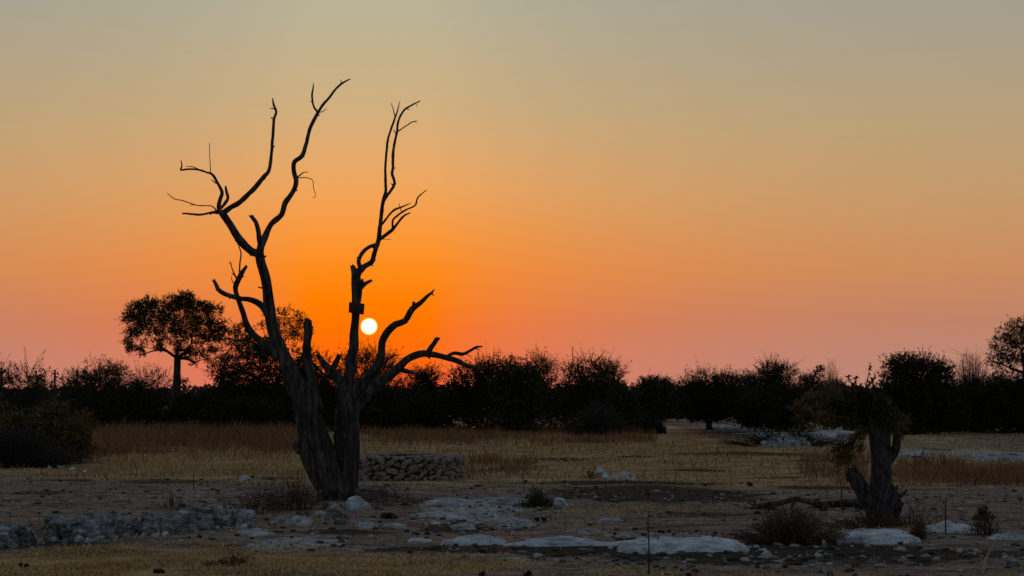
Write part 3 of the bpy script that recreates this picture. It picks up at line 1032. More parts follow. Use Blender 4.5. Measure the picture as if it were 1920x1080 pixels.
def build_treeline():
    # lone flat-topped tree
    Y = 100
    cl = px_clumps([(255, 581, 19), (275, 571, 19), (294, 576, 16), (322, 568, 17), (345, 563, 19), (361, 572, 14), (382, 577, 15), (402, 583, 17), (240, 598, 14), (262, 603, 22), (290, 604, 24), (318, 599, 24), (348, 597, 27), (378, 603, 25), (405, 607, 18), (417, 620, 10),
                    (250, 625, 15), (272, 630, 18), (300, 632, 19), (330, 630, 20), (360, 632, 23), (390, 632, 20), (411, 637, 11), (243, 652, 9), (262, 651, 10), (268, 664, 6, 1.4), (300, 650, 9), (336, 655, 11), (356, 660, 13), (378, 660, 12), (398, 654, 9), (364, 680, 7, 1.4), (388, 674, 6, 1.3), (240, 640, 8), (420, 602, 8), (346, 716, 8, .6)], Y, 3, 1.0)
    b = P(330, 740, Y)
    grow('lone_tree', 'lone tall tree with a broad flat crown on a bare straight trunk', 'tree', cl, (b[0], Y, 0), 'tree', 'dark', seed=21, trunk_r=.22, trunk_top=P(333, 672, Y), scale=.9, dens=1.7)
    # big tree behind the leaning trunk
    Y = 92
    cl = px_clumps([(520, 598, 22), (548, 596, 22), (535, 618, 26), (560, 618, 22), (500, 622, 22), (450, 622, 20), (432, 640, 22), (466, 640, 26), (412, 668, 20), (440, 668, 28), (475, 672, 32), (510, 660, 30), (545, 665, 22), (575, 668, 20), (600, 680, 22), (405, 695, 18), (430, 705, 26), (470, 710, 34), (520, 705, 34), (560, 710, 30), (595, 712, 26), (625, 715, 20), (450, 740, 30), (520, 745, 34), (580, 745, 30), (420, 740, 22), (490, 775, 30), (560, 775, 30)], Y, 5, 1.5)
    cl = [(*c, 0) for c in cl] + [(*c, 1) for c in px_clumps([(440, 690, 32), (500, 702, 38), (560, 700, 34), (602, 722, 28), (465, 745, 38), (540, 752, 42), (600, 760, 30), (415, 730, 26), (500, 655, 24), (575, 690, 24)], Y + .5, 6, 1.2)]
    b = P(515, 740, Y)
    grow('spreading_tree', 'wide many-clumped leafy tree standing behind the left trunk of the dead tree', 'tree', cl, (b[0], Y, 0), 'tree', 'dark', seed=33, trunk_r=.16, trunk_top=P(510, 740, Y), scale=1.0, dens=1.7)
    B = bush
    B('thorn_bush', 'spiky open thorn bush beside a thin pole, farther than the dome-shaped bush', -40, 108, [(-40, 690), (10, 690), (30, 682), (55, 676), (85, 668), (100, 680), (110, 720)], 78, 14, 'airy', 'green', 41)
    B('umbrella_bush', 'round-topped bush with two soft crowns left of the lone tall tree', 118, 246, [(118, 715), (132, 690), (150, 674), (180, 668), (200, 674), (220, 674), (240, 688), (248, 715)], 112, 18, 'tree', 'green', 42, trunk_r=.08)
    B('low_bush', 'low dark bush filling the gap under the round-topped bush', 150, 300, [(150, 742), (180, 722), (210, 708), (250, 704), (280, 712), (300, 735)], 88, 16, 'dense', 'dark', 43)
    B('twiggy_shrub', 'thin twiggy shrub beneath the left side of the lone tree crown', 248, 322, [(248, 710), (270, 692), (290, 690), (310, 702), (322, 715)], 104, 9, 'airy', 'grey', 44)
    B('low_bush', 'low dark bush around the foot of the lone tall tree', 290, 400, [(290, 745), (320, 738), (345, 735), (370, 742), (385, 730), (400, 730)], 90, 12, 'dense', 'dark', 45)
    B('low_bush', 'black low bush in front of the spreading tree, left of the dead trunk', 385, 560, [(385, 740), (420, 745), (470, 745), (520, 750), (560, 750)], 86, 16, 'dense', 'dark', 46)
    B('round_thicket', 'round twiggy thicket directly below the sun between the dead trunks', 600, 745, [(600, 712), (620, 690), (645, 668), (670, 654), (690, 650), (710, 656), (728, 672), (745, 705)], 90, 24, 'thorn', 'dark', 47)
    B('sparse_shrub', 'sparse see-through shrub under the low right limb of the dead tree', 715, 780, [(715, 725), (735, 706), (755, 704), (780, 718)], 120, 8, 'airy', 'grey', 48)
    B('narrow_shrub', 'narrow upright shrub under the end of the low right limb', 768, 822, [(768, 715), (780, 690), (795, 682), (808, 690), (822, 722)], 96, 9, 'thorn', 'dark', 49)
    B('low_bush', 'low level bush behind the stone well', 655, 850, [(655, 740), (720, 735), (790, 732), (850, 725)], 88, 20, 'dense', 'dark', 50, rmin=.2, rmax=.3)
    B('thorn_bush', 'broad thorn bush reaching the tip of the low right limb', 832, 952, [(832, 720), (849, 690), (868, 678), (882, 670), (900, 676), (915, 674), (935, 672), (952, 670)], 86, 22, 'thorn', 'dark', 51)
    B('dense_bush', 'dense olive-tinted bush adjoining the broad thorn bush', 935, 1008, [(935, 672), (953, 668), (980, 672), (998, 680), (1008, 690)], 84, 16, 'dense', 'green', 52)
    B('open_bush', 'tall open bush with bare spikes right of the dense olive-tinted bush', 985, 1064, [(985, 700), (1000, 668), (1012, 672), (1022, 671), (1042, 686), (1062, 702)], 90, 14, 'airy', 'dark', 53)
    B('feathery_bush', 'tall feathery bush under a thin mast on the skyline', 1055, 1170, [(1055, 705), (1069, 682), (1088, 676), (1109, 671), (1142, 674), (1160, 690), (1170, 712)], 86, 22, 'thorn', 'green', 54)
    B('leafy_bush', 'olive leafy bush sloping down from the feathery bush', 1140, 1200, [(1140, 712), (1165, 718), (1185, 730), (1200, 760)], 84, 12, 'dense', 'green', 55)
    fan('pale_scrub', 'low pale scrub in front of the feathery bush', 'scrub', (P(1122, 740, 78)[0], 78, 0), 1.9, 1.2, 420, 'grey', 56, 'bushes along the far edge of the clearing', .008, 1.0, 2, .05, 5)
    B('small_tree', 'small round greyish tree on a short trunk over pale ground', 1196, 1268, [(1196, 716), (1205, 704), (1222, 700), (1245, 704), (1262, 718), (1268, 735)], 108, 16, 'tree', 'green', 57, cat='tree', stems=1, trunk_r=.14, zlow=.55, tw_mat='grey')
    B('dark_scrub', 'low dark scrub at the foot of the leafy bush and small tree', 1165, 1240, [(1165, 785), (1190, 778), (1215, 782), (1240, 792)], 84, 10, 'dense', 'dark', 58, scale=.8)
    B('broad_tree', 'broad low tree with a knobbly crown and a bare top twig', 1268, 1396, [(1268, 728), (1278, 714), (1300, 706), (1322, 690), (1345, 692), (1375, 700), (1396, 712)], 92, 26, 'thorn', 'dark', 59, cat='tree', stems=1, trunk_r=.16, zlow=.45)
    B('low_bush', 'low dark scrub closing the gap behind the small round greyish tree', 1185, 1300, [(1185, 742), (1220, 735), (1260, 740), (1300, 738)], 122, 14, 'dense', 'dark', 90)
    B('low_bush', 'low dark scrub behind the trunk of the broad low tree', 1290, 1420, [(1290, 742), (1330, 735), (1380, 738), (1420, 735)], 118, 16, 'dense', 'dark', 91)
    B('low_bush', 'dark leafy scrub under the left half of the spreading tree', 375, 500, [(375, 742), (400, 722), (440, 715), (480, 722), (500, 735)], 96, 16, 'dense', 'green', 92)
    B('low_bush', 'dark leafy scrub under the right half of the spreading tree', 520, 650, [(520, 735), (560, 722), (600, 718), (630, 730), (650, 745)], 97, 16, 'dense', 'dark', 93)
    B('far_tree', 'farther rounded tree between the broad low tree and the spiky-topped one', 1388, 1430, [(1388, 710), (1404, 695), (1418, 700), (1430, 712)], 130, 9, 'tree', 'green', 60, cat='tree')
    B('spiky_tree', 'spiky-topped dark tree with shoots fanning upward', 1420, 1495, [(1420, 700), (1430, 690), (1445, 680), (1460, 675), (1475, 680), (1488, 694), (1495, 708)], 94, 16, 'thorn', 'dark', 61, cat='tree')
    B('dark_thicket', 'black dense thicket overhanging the eroded white bank', 1385, 1515, [(1385, 745), (1410, 728), (1450, 722), (1490, 728), (1515, 750)], 88, 22, 'dense', 'dark', 62, zlow=.25)
    cl = px_clumps([(1538, 692, 8), (1530, 700, 8), (1520, 712, 13), (1508, 712, 11), (1540, 708, 7), (1530, 725, 16), (1510, 730, 16)], 140, 7, 1)
    grow('knobbly_tree', 'small far tree with a knobbly leaning top', 'tree', cl, (P(1522, 740, 140)[0], 140, 0), 'tree', 'green', seed=63, trunk_r=.12, scale=1.2, dens=.8, group='bushes along the far edge of the clearing')
    B('hazy_tree', 'smooth domed far tree in front of a bare fan-shaped one', 1530, 1592, [(1530, 730), (1540, 714), (1558, 708), (1575, 713), (1592, 730)], 170, 12, 'tree', 'grey', 64, cat='tree', scale=1.3)
    fan('bare_tree', 'bare fan-shaped tree rising behind the smooth domed tree', 'tree', (P(1558.0, 740, 185)[0], 185, 0), 44*185/F*1.15, P(0, 692, 185)[2], 260, 'grey', 185, 'bushes along the far edge of the clearing', 0.012, 1.0, 1, .05, 6)
    B('brown_bush', 'brownish leafy bush just left of the sprouting stump', 1496, 1610, [(1496, 745), (1520, 725), (1550, 722), (1580, 728), (1610, 735)], 80, 16, 'dense', 'brown', 66, zlow=.3)
    B('dense_bush', 'tall dense dark bush with a ragged round top behind the sprouting stump', 1652, 1780, [(1652, 690), (1660, 668), (1680, 662), (1700, 664), (1716, 672), (1735, 662), (1755, 668), (1770, 685), (1780, 720)], 82, 34, 'dense', 'dark', 67, rmin=.13, rmax=.24)
    B('low_bush', 'low dark bush between the tall dense bush and the bare grey one', 1740, 1830, [(1740, 760), (1770, 742), (1800, 736), (1830, 740)], 86, 12, 'dense', 'dark', 68)
    B('low_bush', 'low bush under the shoots of the sprouting stump', 1560, 1670, [(1560, 745), (1600, 728), (1640, 725), (1670, 735)], 92, 14, 'dense', 'dark', 69, zlow=.3)
    fan('grey_bush', 'bare grey rounded bush beside the tall tree at the clearing edge', 'bush', (P(1822.0, 740, 90)[0], 90, 0), 80*90/F*1.15, P(0, 690, 90)[2], 700, 'grey', 90, 'bushes along the far edge of the clearing', 0.009, 1.0, 1, .05, 6)
    B('dense_bush', 'broad black bush massed below the tall airy tree', 1815, 1990, [(1815, 720), (1840, 698), (1870, 690), (1920, 690), (1990, 690)], 84, 30, 'dense', 'dark', 71, rmin=.16, rmax=.26)
    cl = px_clumps([(1875, 640, 18), (1890, 625, 18), (1908, 612, 18), (1925, 618, 24), (1900, 640, 22), (1868, 660, 16), (1885, 665, 20), (1915, 655, 26), (1940, 640, 28), (1862, 678, 15), (1895, 685, 24), (1930, 680, 28), (1960, 620, 26), (1955, 670, 28)], 94, 9, 1.2)
    grow('airy_tree', 'tall airy tree rising above the broad black bush', 'tree', cl, (P(1925, 740, 94)[0], 94, 0), 'tree', 'dark', seed=72, trunk_r=.2, trunk_top=P(1922, 700, 94), scale=.95, dens=1.0)
    for x, w, l, sd in ((1455, 2.0, 'bare dark shrub standing before the eroded bank, left of its twin', 1), (1500, 1.6, 'bare dark shrub standing before the eroded bank, nearer the stump', 2)):
        q = G(x, 838)
        fan('bare_shrub', l, 'shrub', (q[0], q[1] + .5, q[2]), w, .55, 240, 'dark', 300 + sd, 'bare shrubs before the bank', .008, 1.0, 1, .05, 4)
    # bushes nearer than the edge, on the left
    b = G(75, 872)
    cl = outline_clumps(-10, 165, [(-10, 790), (20, 775), (60, 756), (95, 746), (130, 756), (150, 778), (165, 815)], b[1] + 1.0, 26, 81, .2, .32)
    grow('domed_bush', 'brownish dome-shaped bush with small white stones at its foot', 'bush', cl, (b[0], b[1] + 1.0, b[2]), 'dense', 'brown', seed=81, trunk_r=.05, stems=3, scale=.62, dens=1.3, tw_mat='grey')
    b = G(70, 876)
    fan('brush_heap', 'grey heap of tangled dead brush before the dome-shaped bush', 'brush', (b[0] - .45, b[1] - .1, b[2]), 1.9, .85, 900, 'grey', 82, None, .006, 1.3, 2, .03, 5)
    # far wood that closes the view
    rs = RS(5)
    n = 42000
    Yf = rs.uniform(235, 300, n)
    xf = rs.uniform(-.36, .36, n) * Yf
    hh = 2.5 + .7 * vnoise(xf / 9, Yf / 30, 4) + .5 * vnoise(xf / 3, Yf / 9, 6)
    zf = hh * rs.uniform(0, 1, n) ** .6
    V, Q = leaves(np.stack((xf, Yf, zf), -1), .55, rs)
    tag(obj('distant_wood', V, [Q], M['far']), 'distant low wood closing the horizon behind the bushes', 'wood', kind='stuff')


build_treeline()


def build_poles():
    for px, yt, Y, lab in ((103, 694, 125, 'thin pole standing right of the spiky open thorn bush'), (3, 690, 118, 'thin pole rising out of the spiky open thorn bush'), (366, 722, 150, 'short thin pole right of the lone tall tree trunk')):
        top = P(px, yt, Y)
        r = empty('utility_pole', (top[0], Y, 0), lab, 'pole', 'thin poles on the skyline')
        m = MB()
        tube(m, [(top[0], Y, -.3, .09), (*top, .065)], 8, .6, .02)
        m.build('post', M['pole'], r, True)
        c = MB()
        z = top[2] - .25
        tube(c, [(top[0] - .22, Y, z, .03), (top[0] + .22, Y, z, .03)], 6, .3, .02)
        c.build('crossarm', M['pole'], r, True)
        for s in (-.18, .18):
            i = MB()
            tube(i, [(top[0] + s, Y, z, .035), (top[0] + s, Y, z + .14, .028)], 6, .05, .02)
            i.build('insulator', M['pole'], r, True)
    top = P(1073, 650, 420)
    r = empty('radio_mast', (top[0], 420, 0), 'very thin far mast above the feathery bush', 'mast')
    m = MB()
    tube(m, [(top[0], 420, -.3, .13), (top[0], 420, top[2] * .6, .10), (*top, .05)], 6, 1.0, .02)
    m.build('mast_tube', M['pole'], r, True)
    for k, f_ in enumerate((.55, .7)):
        c = MB()
        z = top[2] * f_
        tube(c, [(top[0] - .5, 420, z, .03), (top[0] + .5, 420, z, .03)], 5, .3, .02)
        c.build('antenna_bar', M['pole'], r, True)


build_poles()


# ------------------------------------------------------------------ sprouting stump
def build_stump():
    base = G(1655, 984)
    Y = base[1]
    root = empty('sprouting_stump', base, 'thick broken tree stump sprouting leafy shoots from its top', 'stump')

    def T(mb, pts, dy=0.0, flute=0.05, seed=1, jag=False, sides=None, rough=.12):
        out = []
        for k, p in enumerate(pts):
            y = Y + dy + (p[3] if len(p) > 3 else 0)
            out.append((*P(p[0], p[1], y), p[2] * .5 * y / F))
        w = max(p[2] for p in pts)
        tube(mb, out, sides or (20 if w > 25 else 10), step=max(.02, w * Y / F * .25), rough=rough, flute=flute, seed=seed, jag=jag)
    m = MB()
    T(m, [(1656, 998, 76), (1655, 978, 58), (1653, 950, 48), (1652, 915, 40), (1651, 880, 37), (1650, 850, 37), (1649, 815, 42), (1646, 792, 42), (1644, 780, 34)], flute=.06, seed=3, jag=True)
    for a in ([(1636, 975, 24), (1625, 990, 16), (1616, 998, 8)], [(1674, 975, 24), (1684, 992, 16), (1692, 1000, 8)], [(1656, 985, 26, -.1), (1656, 1000, 18, -.25), (1658, 1008, 8, -.35)]):
        T(m, a, seed=5)
    m.build('trunk', M['stump'], root, True)
    m = MB()
    T(m, [(1656, 866, 26), (1670, 853, 22), (1679, 840, 17), (1682, 818, 14), (1680, 798, 11)], .1, seed=6, jag=True)
    m.build('side_stem', M['stump'], root, True)
    m = MB()
    T(m, [(1646, 966, 34), (1632, 945, 32), (1618, 922, 31), (1607, 905, 30), (1601, 894, 28), (1598, 887, 20)], -.08, seed=7, jag=True, rough=.3, flute=.12)
    T(m, [(1606, 900, 14), (1612, 893, 10), (1614, 888, 4)], -.12, seed=12, rough=.3)
    T(m, [(1592, 900, 10), (1588, 893, 7), (1587, 887, 3)], -.1, seed=13, rough=.3)
    T(m, [(1598, 893, 12), (1596, 884, 8), (1597, 876, 3)], -.1, seed=8)
    m.build('broken_limb', M['stump'], root, True)
    m = MB()
    T(m, [(1662, 974, 26), (1671, 957, 25), (1675, 940, 24), (1676, 925, 17), (1672, 914, 8)], -.06, seed=9, rough=.6, flute=.2, jag=True, sides=22)
    T(m, [(1676, 937, 12), (1687, 930, 8), (1694, 926, 7), (1701, 920, 3)], -.08, seed=10, rough=.3)
    T(m, [(1676, 952, 12), (1686, 950, 9), (1694, 944, 4)], -.1, seed=11, rough=.3)
    T(m, [(1674, 925, 10), (1681, 916, 7), (1683, 911, 3)], -.07, seed=14, rough=.3)
    m.build('burl', M['stump'], root, True)
    # leafy regrowth
    rs = RS(17)

    def shoots(name, cl, matn, n, nl, ls, droop=0.0, seed=1, src=None):
        rs = RS(seed)
        b = MB()
        lp = []
        for (px, py, r) in cl:
            y = Y + rs.uniform(-.3, .22)
            c = P(px, py, y)
            R = r * y / F
            s = P(*src, Y) if src is not None else c
            k = int(n * (r / 25.0) ** 1.5) + 4
            d = rs.normal(size=(k, 3))
            d /= np.linalg.norm(d, axis=1)[:, None]
            p2 = c + d * R * rs.uniform(.3, 1.05, (k, 1))
            p0 = c + (s - c) * rs.uniform(.1, .35, (k, 1)) + rs.normal(size=(k, 3)) * R * .2
            p1 = (p0 + p2) / 2 + np.array((0, 0, .05)) + rs.normal(size=(k, 3)) * .02
            twigs(p0, p1, p2, np.full(k, .0055), np.full(k, .003), b)
            st = np.array([s])
            twigs(st, (st + c) / 2 + np.array((0, 0, .06)), np.array([c]), np.full(1, .014), np.full(1, .007), b)
            tt = rs.uniform(.15, 1.05, (k, nl, 1))
            q = p0[:, None] * (1 - tt) ** 2 + 2 * p1[:, None] * tt * (1 - tt) + p2[:, None] * tt ** 2
            lp.append((q + rs.normal(size=q.shape) * .018).reshape(-1, 3))
        V, Q = leaves(np.concatenate(lp), ls, rs, droop)
        b.add(V, Q)
        return b.build(name, M[matn], root)
    shoots('crown', [(1602, 756, 30), (1625, 748, 26), (1645, 756, 26), (1655, 775, 24), (1620, 775, 28), (1580, 772, 26), (1592, 792, 20), (1560, 762, 22), (1640, 735, 18), (1612, 735, 18), (1665, 790, 20), (1625, 800, 18), (1648, 792, 22), (1640, 806, 16), (1672, 778, 18), (1655, 800, 16)], 'green', 70, 11, .042, seed=3, src=(1646, 790))
    shoots('crown', [(1545, 770, 22), (1535, 785, 18), (1560, 790, 18), (1690, 800, 16), (1700, 790, 14), (1664, 760, 16), (1652, 812, 12), (1685, 785, 14), (1682, 806, 15), (1693, 815, 12)], 'brown', 34, 9, .04, seed=4, src=(1646, 795))
    shoots('hanging_foliage', [(1604, 822, 16), (1590, 838, 15), (1577, 850, 17), (1570, 866, 16), (1583, 872, 14), (1562, 846, 13), (1612, 845, 10)], 'brown', 26, 7, .045, droop=.7, seed=5, src=(1636, 800))
    b = MB()
    lp = []
    for i, pts in enumerate(([(1618, 745), (1624, 722), (1629, 700), (1633, 681)], [(1606, 745), (1603, 725), (1604, 706)], [(1612, 735), (1598, 722), (1590, 705)], [(1622, 728), (1634, 715), (1641, 706)], [(1640, 742), (1650, 728), (1655, 716)], [(1598, 748), (1586, 738), (1578, 730)])):
        q = np.array([(*P(x, y, Y + .05 * i - .1), .006 - .0035 * k / 3) for k, (x, y) in enumerate(pts)])
        tube(b, q, 5, .03, .02, seed=i)
        for t in np.linspace(.25, 1, 11):
            k = t * (len(q) - 1)
            j = min(int(k), len(q) - 2)
            c = q[j, :3] + (q[j + 1, :3] - q[j, :3]) * (k - j)
            lp += [c, c]
    V, Q = leaves(np.array(lp), .055, rs)
    b.add(V, Q)
    b.build('upright_shoot', M['green'], root)


build_stump()


def build_fallen_branch():
    a = G(1500, 956)
    Y = a[1]
    root = empty('fallen_branch', (a[0], Y, a[2]), 'crooked fallen dead branch lying beside the sprouting stump', 'branch')

    def T(name, pts, seed, dy=0.0, jag=False):
        m = MB()
        for k, l in enumerate(pts):
            out = [(*P(x, y, Y + dy), w * .38 * Y / F) for (x, y, w) in l]
            tube(m, out, 10, rough=.12, flute=.08, seed=seed + k, step=.04, jag=jag)
        m.build(name, M['bark'], root, True)
    T('stem', [[(1402, 958, 6), (1420, 950, 12), (1440, 947, 14), (1465, 943, 13), (1490, 936, 13), (1512, 940, 13), (1535, 946, 15), (1562, 945, 18), (1592, 944, 19), (1622, 952, 20)]], 1)
    T('side_branch', [[(1432, 948, 10), (1420, 955, 7), (1412, 962, 4)], [(1446, 950, 11), (1458, 957, 10), (1464, 964, 6)], [(1490, 940, 6), (1484, 952, 5), (1480, 960, 4)]], 5, -.1, True)
    T('side_branch', [[(1552, 946, 15), (1542, 958, 15), (1532, 975, 14), (1526, 992, 12)]], 9, -.3, True)
    T('side_branch', [[(1476, 962, 10), (1510, 956, 13), (1550, 950, 14)]], 12, .2)
    T('log', [[(1545, 954, 16), (1575, 948, 22), (1610, 944, 24), (1640, 946, 22)]], 20, .6, True)
    rs = RS(3)
    for q in range(12):
        x, y = rs.uniform(1402, 1470), rs.uniform(946, 962)
        T('twig', [[(x, y, 4), (x + rs.uniform(-16, 16), y + rs.uniform(-8, 4), 3), (x + rs.uniform(-30, 30), y + rs.uniform(-12, 6), 1.5)]], 30 + q, rs.uniform(-.3, .2))


build_fallen_branch()


# ------------------------------------------------------------------ stone well
def build_well():
    f_ = G(752, 903)
    R = 113 * (f_[1] + 1.1) / F
    c = np.array((P(752, 740, f_[1] + 1.1)[0], f_[1] + R, 0.0))
    c[2] = hz(c[0], c[1]) - .02
    H = .50
    root = empty('stone_well', c, 'low round well wall of rough dry stones behind the dead tree', 'well')
    # core ring
    n = 48
    a = np.linspace(0, 2 * math.pi, n, endpoint=False)
    ro, ri = R - .07, R - .34
    V = []
    for z, r in ((-.2, ro), (H - .03, ro), (H - .03, ri), (-.4, ri)):
        V.append(np.stack((c[0] + r * np.cos(a), c[1] + r * np.sin(a), np.full(n, c[2] + z)), -1))
    V = np.concatenate(V)
    i = np.arange(n)
    j = (i + 1) % n
    Q = np.concatenate([np.stack((k * n + i, k * n + j, k * n + n + j, k * n + n + i), -1) for k in range(3)])
    obj('mortar_core', V, [Q], M['mortar'], root)
    # stones: a few shapes shared by all
    shapes = []
    for s in range(12):
        bm = bmesh.new()
        bmesh.ops.create_icosphere(bm, subdivisions=2, radius=1)
        rs = RS(200 + s)
        off = Vector(rs.uniform(-9, 9, 3))
        cuts = [(Vector(rs.normal(size=3)).normalized(), rs.uniform(.6, .95)) for _ in range(9)]
        for v in bm.verts:
            p = v.co.copy()
            q = Vector([math.copysign(abs(t) ** .45, t) for t in p])
            for cn, cd in cuts:
                e = q.dot(cn) - cd
                if e > 0:
                    q -= cn * e * .9
            v.co = q * (1 + .28 * mnoise.fractal(p * 1.3 + off, 1, 2, 3))
        me = bpy.data.meshes.new('stone')
        bm.to_mesh(me)
        bm.free()
        me.materials.append(M['stone'])
        shapes.append(me)
    rs = RS(77)
    L_ = 2 * math.pi * R
    placed = []
    for w0, w1, h0, h1, tries in ((.20, .30, .10, .16, 260), (.13, .21, .08, .13, 900), (.08, .14, .06, .10, 2200), (.05, .09, .04, .07, 2600)):
        for _ in range(tries):
            if len(placed) >= 285:
                break
            w, h = rs.uniform(w0, w1), rs.uniform(h0, h1)
            u, z = rs.uniform(0, L_), rs.uniform(h * .3, H - h * .42)
            ok = True
            for (pu, pz, pw, ph) in placed:
                du = abs(u - pu)
                du = min(du, L_ - du)
                if (du / ((w + pw) * .42)) ** 2.4 + (abs(z - pz) / ((h + ph) * .42)) ** 2.4 < 1:
                    ok = False
                    break
            if ok:
                placed.append((u, z, w, h))
    for (u, z, w, h) in placed:
        am = u / R
        dp = rs.uniform(.09, .14)
        rr = R - dp * .6 + rs.uniform(-.03, .03) + .05 * max(0, 1 - z / .2)
        o = bpy.data.objects.new('stone', shapes[rs.randint(12)])
        o.parent = root
        o.location = (rr * math.cos(am), rr * math.sin(am), z)
        o.rotation_euler = (rs.uniform(-.3, .3), rs.uniform(-.6, .6), am + math.pi / 2 + rs.uniform(-.2, .2))
        o.scale = (w * .53, dp, h * .55)
        col.objects.link(o)
    # worn cement rim along the top
    V = []
    m = 96
    a = np.linspace(0, 2 * math.pi, m, endpoint=False)
    up = .012 * vnoise(a * 9, a * 0, 3)
    wo = .02 * vnoise(a * 7, a * 0 + 4, 5)
    for z_, r in ((H - .035, R - .045), (H - .012, R - .05), (H - .006, R - .18), (H - .012, R - .34), (H - .05, R - .35)):
        V.append(np.stack((c[0] + (r + wo) * np.cos(a), c[1] + (r + wo) * np.sin(a), c[2] + z_ + up), -1))
    V = np.concatenate(V)
    i = np.arange(m)
    j = (i + 1) % m
    Q = np.concatenate([np.stack((k * m + i, k * m + j, k * m + m + j, k * m + m + i), -1) for k in range(4)])
    obj('rim', V, [Q], M['cap'], root, True)
    return c, R


WELL_C, WELL_R = build_well()


# ------------------------------------------------------------------ rocks
def rock_mesh(name, sub, seed, dims, noise_s=1.1, amp=.22, box=.75, flat=True, mname='rock', layers=0.0):
    bm = bmesh.new()
    bmesh.ops.create_icosphere(bm, subdivisions=sub, radius=1)
    rs = RS(seed)
    off = Vector(rs.uniform(-20, 20, 3))
    d = Vector(dims)
    cuts = []
    for _ in range(11):
        v = Vector(rs.normal(size=3)).normalized()
        cuts.append((v, rs.uniform(.52, .88)))
    for v in bm.verts:
        p = v.co.copy()
        q = Vector([math.copysign(abs(t) ** box, t) for t in p])
        for cn, cd in cuts:
            e = q.dot(cn) - cd
            if e > 0:
                q -= cn * e * .9
        n = mnoise.fractal(p * noise_s + off, .9, 2.1, 5)
        n2 = mnoise.fractal(p * noise_s * 4.5 + off * 1.7, .5, 2.1, 6)
        q = q * (1 + amp * n + amp * .5 * n2)
        if layers and q.z > -.2:
            q.z += layers * (round(q.z * 4 + n * 1.4) / 4 - q.z)
        v.co = Vector((q.x * d.x, q.y * d.y, q.z * d.z))
    me = bpy.data.meshes.new(name)
    bm.to_mesh(me)
    bm.free()
    me.materials.append(M[mname])
    me.polygons.foreach_set('use_smooth', np.ones(len(me.polygons), bool))
    return me


def sheet_rock(name, label, x0, x1, yt, yb, seed, mname, cat, depth_f, group, hmin=.04, step_n=3, jag=.5):
    """bedrock that breaks the surface: a rough layered top whose irregular rim dips below the soil"""
    f_ = G((x0 + x1) / 2, yb)
    w = (x1 - x0) * f_[1] / F
    back = G((x0 + x1) / 2, max(yt, 770))[1]
    D = min(back - f_[1], w * depth_f + .15)
    H = max(hmin, (740 + CAMH * F / (f_[1] + D) - yt) * (f_[1] + D) / F)
    nx = int(np.clip(w / .016, 30, 150))
    ny = int(np.clip(D / .016, 24, 90))
    u, v = np.meshgrid(np.linspace(-1.25, 1.25, nx), np.linspace(-1.3, 1.3, ny))
    Yw = f_[1] + D / 2 + v * D / 2
    Xw = f_[0] * Yw / f_[1] + u * w / 2
    a = Xw / .5
    b = Yw / .5
    big = vnoise(a * .8, b * .7, seed) * .6 + vnoise(a * 2.1, b * 1.9, seed + 1) * .4
    fine = vnoise(a * 5, b * 5, seed + 2) * .55 + vnoise(a * 11, b * 11, seed + 3) * .3 + vnoise(a * 23, b * 23, seed + 4) * .15
    ridge = 1 - np.abs(vnoise(a * 1.7 + 5, b * 2.6, seed + 6))
    mid = vnoise(a * 3.7 + 9, b * 3.1, seed + 8)
    r = (np.abs(u) ** 2.2 + np.abs(v) ** 2.2) ** (1 / 2.2) + jag * big + jag * .55 * mid + .16 * fine
    m = np.clip((1.0 - r) * 7, -.8, 1)
    lay = np.clip((1.0 - r) * 1.5, 0, 1) + .45 * big + .18 * mid
    f3 = lay * step_n
    ter = (np.floor(f3) + np.clip((f3 - np.floor(f3)) * 6 - 5, 0, 1)) / step_n
    z = H * np.where(m > 0, m * (.5 + .45 * np.clip(ter, -.6, 1)), 1.2 * m)
    z = z * (.65 + .35 * np.clip((v + 1) / 2, 0, 1)) + (.012 + .06 * H) * (fine + .7 * mid) * (m > 0) - .22 * H * np.clip((ridge - .88) * 12, 0, 1) * (m > 0)
    Z = height(Xw, Yw) + np.maximum(z, -.12) - .004
    V = np.stack((Xw, Yw, Z), -1).reshape(-1, 3)
    i = np.arange(ny - 1)[:, None] * nx + np.arange(nx - 1)[None, :]
    Q = np.stack((i, i + 1, i + nx + 1, i + nx), -1).reshape(-1, 4)
    keep = (m.ravel()[Q] > -.35).any(1)
    Q = Q[keep]
    used = np.unique(Q)
    mp = np.zeros(len(V), int)
    mp[used] = np.arange(len(used))
    o = obj(name, V[used], [mp[Q]], M[mname], None, True, (f_[0], f_[1] + D / 2, f_[2]))
    return tag(o, label, cat, group)


